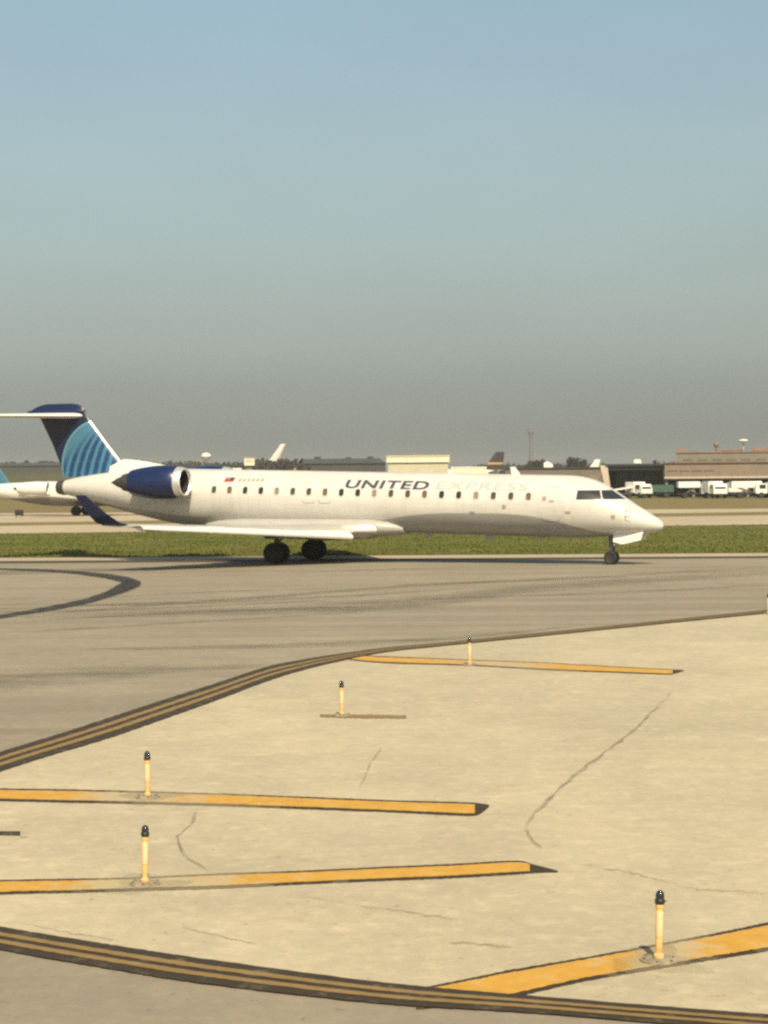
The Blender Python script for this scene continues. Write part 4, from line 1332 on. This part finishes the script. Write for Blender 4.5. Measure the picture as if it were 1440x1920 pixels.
# upper terminal block set back
d = 345
o, hw = bld('terminal_upper_block', 1270, 1640, d, 30, 'grey tan upper block with a reddish roof edge rising behind the terminal')
zt, zb = zat(1350, 846, d), 0
MB().box(-hw, hw, 0, 30, 0, zt - .25).build('wall', M['olive_wall'], o)
rf = MB().box(-hw - .1, hw + .1, -.15, 30, zt - .25, zt).build('roof', M['pink_roof'], o)
z2 = zat(1350, 866, d)
for k in range(9):
    MB().box(-hw + 1.2 + k * 2.6, -hw + 2.9 + k * 2.6, -.05, 0, z2 + .28, z2 + .62).build('window', M['brown_wall'], o)
MB().add([(-hw + .3, 1, zt), (-hw + 2.6, 1, zt), (-hw + 2.6, 4, zt), (-hw + .3, 4, zt), (-hw + .3, 1, zt + .85), (-hw + .3, 4, zt + .85)], [(0, 1, 4), (3, 5, 2), (0, 4, 5, 3), (1, 2, 5, 4), (0, 3, 2, 1)]).build('roof_wedge', M['pink_roof'], rf)
MB().box(-hw + 8.0, -hw + 12.0, 3, 6, zt, zt + .45).build('roof_unit', M['pink_roof'], rf, bevel=.1)
MB().box(-hw + 13.6, -hw + 19, 3, 6, zt, zt + .7).build('roof_unit', M['pink_roof'], rf, bevel=.1)
MB().lathe([(.25, zt), (.25, zt + .8), (.42, zt + .95), (.48, zt + 1.25), (.36, zt + 1.6), (0, zt + 1.7)], 'z', 14, (-hw + 7.1, 3, 0)).build('vent_cowl', M['pink_roof'], rf, True)

# ---------------------------------------------------------------- vehicles on the apron
def wheel_set(o, xs, half, r):
    for x in xs:
        for y in (-half, half):
            t = tyre(MB(), (x, y, r), r, .26, 16).build('wheel', M['rubber'], o, True)
            rimm(MB(), (x, y, r), r, .27, 12).build('rim', M['rim'], t, True)
def truck(x, d, rz, label, L=6.0, box_h=2.0, box_z=1.0, body='truck_white', cab='truck_white', cat='truck', high=False):
    p = col(x, d); p.z = -0.03
    o = empty('service_truck', p, rz)
    tag(o, label, cat, 'service trucks parked on the apron')
    MB().box(-L / 2, L / 2, -.95, .95, .5, .75).build('chassis', M['lamp_dark'], o)
    cx = L / 2
    c_ = MB().add([(cx - 1.7, y, z) for y in (-1.05, 1.05) for z in (.7,)] + [(cx, y, .7) for y in (-1.05, 1.05)] + [(cx - 1.7, y, 2.15) for y in (-1.0, 1.0)] + [(cx - .35, y, 2.15) for y in (-1.0, 1.0)] + [(cx, y, 1.35) for y in (-1.05, 1.05)],
             [(0, 2, 8, 6, 4), (1, 5, 7, 9, 3), (0, 4, 5, 1), (4, 6, 7, 5), (6, 8, 9, 7), (8, 2, 3, 9), (0, 1, 3, 2)]).build('cab', M[cab], o)
    MB().add([(cx - .33, -.85, 2.08), (cx - .33, .85, 2.08), (cx - .02, .88, 1.42), (cx - .02, -.88, 1.42)], [(0, 3, 2, 1)]).add([], []).build('windscreen', M['glass'], c_)
    for y in (-1.06, 1.06):
        MB().box(cx - 1.5, cx - .55, y - .01, y + .01, 1.4, 2.0).build('side_window', M['glass'], c_)
    MB().box(-L / 2, cx - 1.85, -1.15, 1.15, box_z, box_z + box_h).build('cargo_box', M[body], o, bevel=.06)
    if high:
        for s_ in (-1, 1):
            MB().tube((-L * .3, s_ * .8, .7), (L * .05, s_ * .8, box_z), .07, .07, 8).tube((L * .05, s_ * .8, .7), (-L * .3, s_ * .8, box_z), .07, .07, 8).build('scissor_lift', M['strut'], o)
    wheel_set(o, (-L * .3, L * .33), .95, .45)
    return o
truck(1302, 292, R(0), 'white catering truck with its box raised on a scissor lift', 5.2, .95, 1.55, high=True)
truck(1340, 284, R(-78), 'white box truck facing the airfield beside the raised catering truck', 4.6, 1.7, .85)
truck(1370, 293, R(180), 'white box truck in the shade under the terminal edge', 4.8, 1.5, .8)
truck(1409, 288, R(0), 'long white lift truck with a high box and dark gap below', 6.4, 1.0, 1.5, high=True)
truck(1446, 286, R(180), 'white van cut by the edge of the view beside the lift truck', 5.0, 1.6, .75)
truck(1198, 296, R(-60), 'white truck with a square box in front of the black hangar', 4.0, 1.7, .8)
truck(1228, 300, R(180), 'dull green ramp truck parked against the black hangar', 5.6, 1.2, .8, 'truck_green', 'truck_blue')
truck(26, 420, R(0), 'tiny white truck on the field beyond the teal tail fin', 5.5, 1.9, .9)

# belt loader by the hangar
p = col(1166, 296); p.z = -.03
o = empty('belt_loader', p)
tag(o, 'low pale belt loader with a sloping conveyor in front of the black hangar', 'belt loader')
MB().box(-1.9, 1.5, -.8, .8, .45, .85).build('chassis', M['dark_clad'], o, bevel=.05)
MB().add([(-2.3, -.45, 1.0), (2.6, -.45, 1.75), (2.6, .45, 1.75), (-2.3, .45, 1.0), (-2.3, -.45, 1.25), (2.6, -.45, 2.0), (2.6, .45, 2.0), (-2.3, .45, 1.25)],
         [(0, 3, 2, 1), (4, 5, 6, 7), (0, 1, 5, 4), (1, 2, 6, 5), (2, 3, 7, 6), (3, 0, 4, 7)]).build('conveyor', M['truck_white'], o)
MB().tube((1.2, 0, .8), (1.6, 0, 1.7), .08, .08, 8).build('lift_arm', M['strut'], o)
wheel_set(o, (-1.2, 1.0), .75, .34)

# ---------------------------------------------------------------- towers
def water_tower(x, y, d, r, sq, label):
    zc = zat(x, y, d)
    p = col(x, d); p.z = -0.03
    o = empty('water_tower', p)
    tag(o, label, 'water tower')
    MB().lathe([(r * .3, 0), (r * .22, zc * .1), (r * .16, zc - r * sq * .9), (r * .5, zc - r * sq * .75)], 'z', 20).build('pedestal', M['pale_trim'], o, True)
    prof = [(max(.02, r * math.sin(math.pi * k / 14)), zc - r * sq * math.cos(math.pi * k / 14)) for k in range(15)]
    t = MB().lathe(prof, 'z', 28).build('tank', M['truck_white'], o, True)
    MB().lathe([(r * 1.0, zc - .2), (r * 1.14, zc - .2), (r * 1.14, zc), (r * 1.0, zc)], 'z', 28, cap=False).build('catwalk', M['strut'], t)
    MB().tube((0, 0, zc + r * sq * .95), (0, 0, zc + r * sq + 1.2), .25, .1, 8).build('vent', M['strut'], t)
water_tower(387, 856, 1250, 3.3, .78, 'bulging white water tower on the horizon above the rear cabin')
water_tower(1394, 826.5, 1300, 3.4, .36, 'flat white water tower rising behind the terminal roof')
# control tower far off
M['tower_haze_grey'] = mat_plain('tower_haze_grey', (0.155, 0.17, 0.18), 0.8)  # tower greys kept near the horizon sky: haze put into the colour
M['tower_pale'] = mat_plain('tower_haze_glass', (0.22, 0.235, 0.24), 0.5)
d = 1800
o = empty('control_tower', col(996, d) + Vector((0, 0, -.03)))
tag(o, 'slender control tower fading in the haze above the cockpit', 'control tower')
zt = zat(996, 800, d)
MB().lathe([(2.6, 0), (1.9, 6), (1.7, zt - 9), (2.6, zt - 6.5)], 'z', 16).build('shaft', M['tower_haze_grey'], o, True)
MB().lathe([(2.6, zt - 6.5), (3.2, zt - 5.6), (3.2, zt - 5.0)], 'z', 16).build('gallery', M['tower_haze_grey'], o)
MB().lathe([(2.4, zt - 5.0), (3.0, zt - 2.2)], 'z', 12).build('glazed_cab', M['tower_pale'], o)
MB().lathe([(3.2, zt - 2.2), (3.2, zt - 1.8), (.5, zt - 1.2), (.12, zt - 1.1), (.1, zt + 2)], 'z', 16).build('roof', M['tower_haze_grey'], o)

# ---------------------------------------------------------------- trees
def crown(V, Fc, c, rx, rz, n, size):
    lob = [(random.uniform(-.55, .55), random.uniform(-.55, .55), random.uniform(-.35, .6), random.uniform(.38, .62)) for _ in range(7)]
    for i in range(n):
        l = random.choice(lob)
        while True:
            q_ = Vector((random.uniform(-1, 1), random.uniform(-1, 1), random.uniform(-1, 1)))
            if .3 < q_.length < 1: break
        p_ = Vector((c[0] + (l[0] + q_.x * l[3]) * rx, c[1] + (l[1] + q_.y * l[3]) * rx, c[2] + (l[2] + q_.z * l[3]) * rz))
        a = Vector((random.gauss(0, 1), random.gauss(0, 1), random.gauss(0, 1))).normalized()
        b = a.orthogonal().normalized()
        s_ = size * random.uniform(.6, 1.3)
        k = len(V)
        V += [p_ - a * s_, p_ + b * s_ * .7, p_ + a * s_, p_ - b * s_ * .7]
        Fc.append((k, k + 1, k + 2, k + 3))
def tree(x, d, h, rx, label):
    p = col(x, d); p.z = -.03
    o = empty('tree', p)
    tag(o, label, 'tree', 'trees behind the cargo shed')
    mb = MB().tube((0, 0, 0), (.2, 0, h * .5), h * .035, h * .022, 8)
    for k in range(4):
        a = k * 1.7
        mb.tube((.15, 0, h * (.3 + .05 * k)), (math.cos(a) * rx * .6, math.sin(a) * rx * .6, h * (.6 + .06 * k)), h * .014, h * .006, 6)
    mb.build('trunk', M['bark'], o, True)
    V, Fc = [], []
    crown(V, Fc, (0, 0, h * .64), rx, h * .36, 900, h * .045)
    mesh_obj('crown', V, Fc, M['leaf'], o)
for a in ((1076, 640, 9.4, 3.4, 'broad dark tree above the middle of the cargo shed'), (1092, 650, 8.8, 2.8, 'dark tree next to the short white tail'),
          (1013, 660, 8.8, 2.2, 'narrow dark tree beside the white equipment shelter'), (998, 690, 8.6, 3.0, 'low dark bush-like tree left of the white equipment shelter')):
    tree(*a)
# far wood along the horizon, one mass
V, Fc = [], []
def wood(x0, x1, d, ytop, n, jit=2.0):
    for i in range(n):
        x = random.uniform(x0, x1)
        dd = d * random.uniform(.95, 1.1)
        h = zat(x, ytop + random.uniform(-jit, jit * 1.6), dd)
        p = col(x, dd)
        crown(V, Fc, (p.x, p.y, h * .5), h * random.uniform(.5, .9), h * .52, 90, h * .12)
wood(150, 480, 950, 868, 80, 1.0)
wood(-120, 150, 1100, 866, 40, 1.0)
wood(476, 560, 700, 864, 30, 1.0)
wood(900, 1140, 1000, 871, 60)
wood(1240, 1560, 900, 868, 50)
fw = mesh_obj('far_wood', V, Fc, M['leaf'])
tag(fw, 'dark low wood running along the horizon', 'wood', kind='stuff')

# ================================================================== haze
q = NT('haze_air')
q.t.nodes.remove(q.b)
pv = q.n('ShaderNodeVolumePrincipled')
pv.inputs['Color'].default_value = (0.62, 0.64, 0.66, 1)
pv.inputs['Density'].default_value = 0.00023
pv.inputs['Anisotropy'].default_value = 0.0
q.l(pv.outputs[0], q.out.inputs['Volume'])
hz = MB().box(-5000, 5000, -85, 6000, -1.1, 54).build('haze', q.m)
tag(hz, 'thin pale haze lying over the whole airfield', 'haze', kind='stuff')
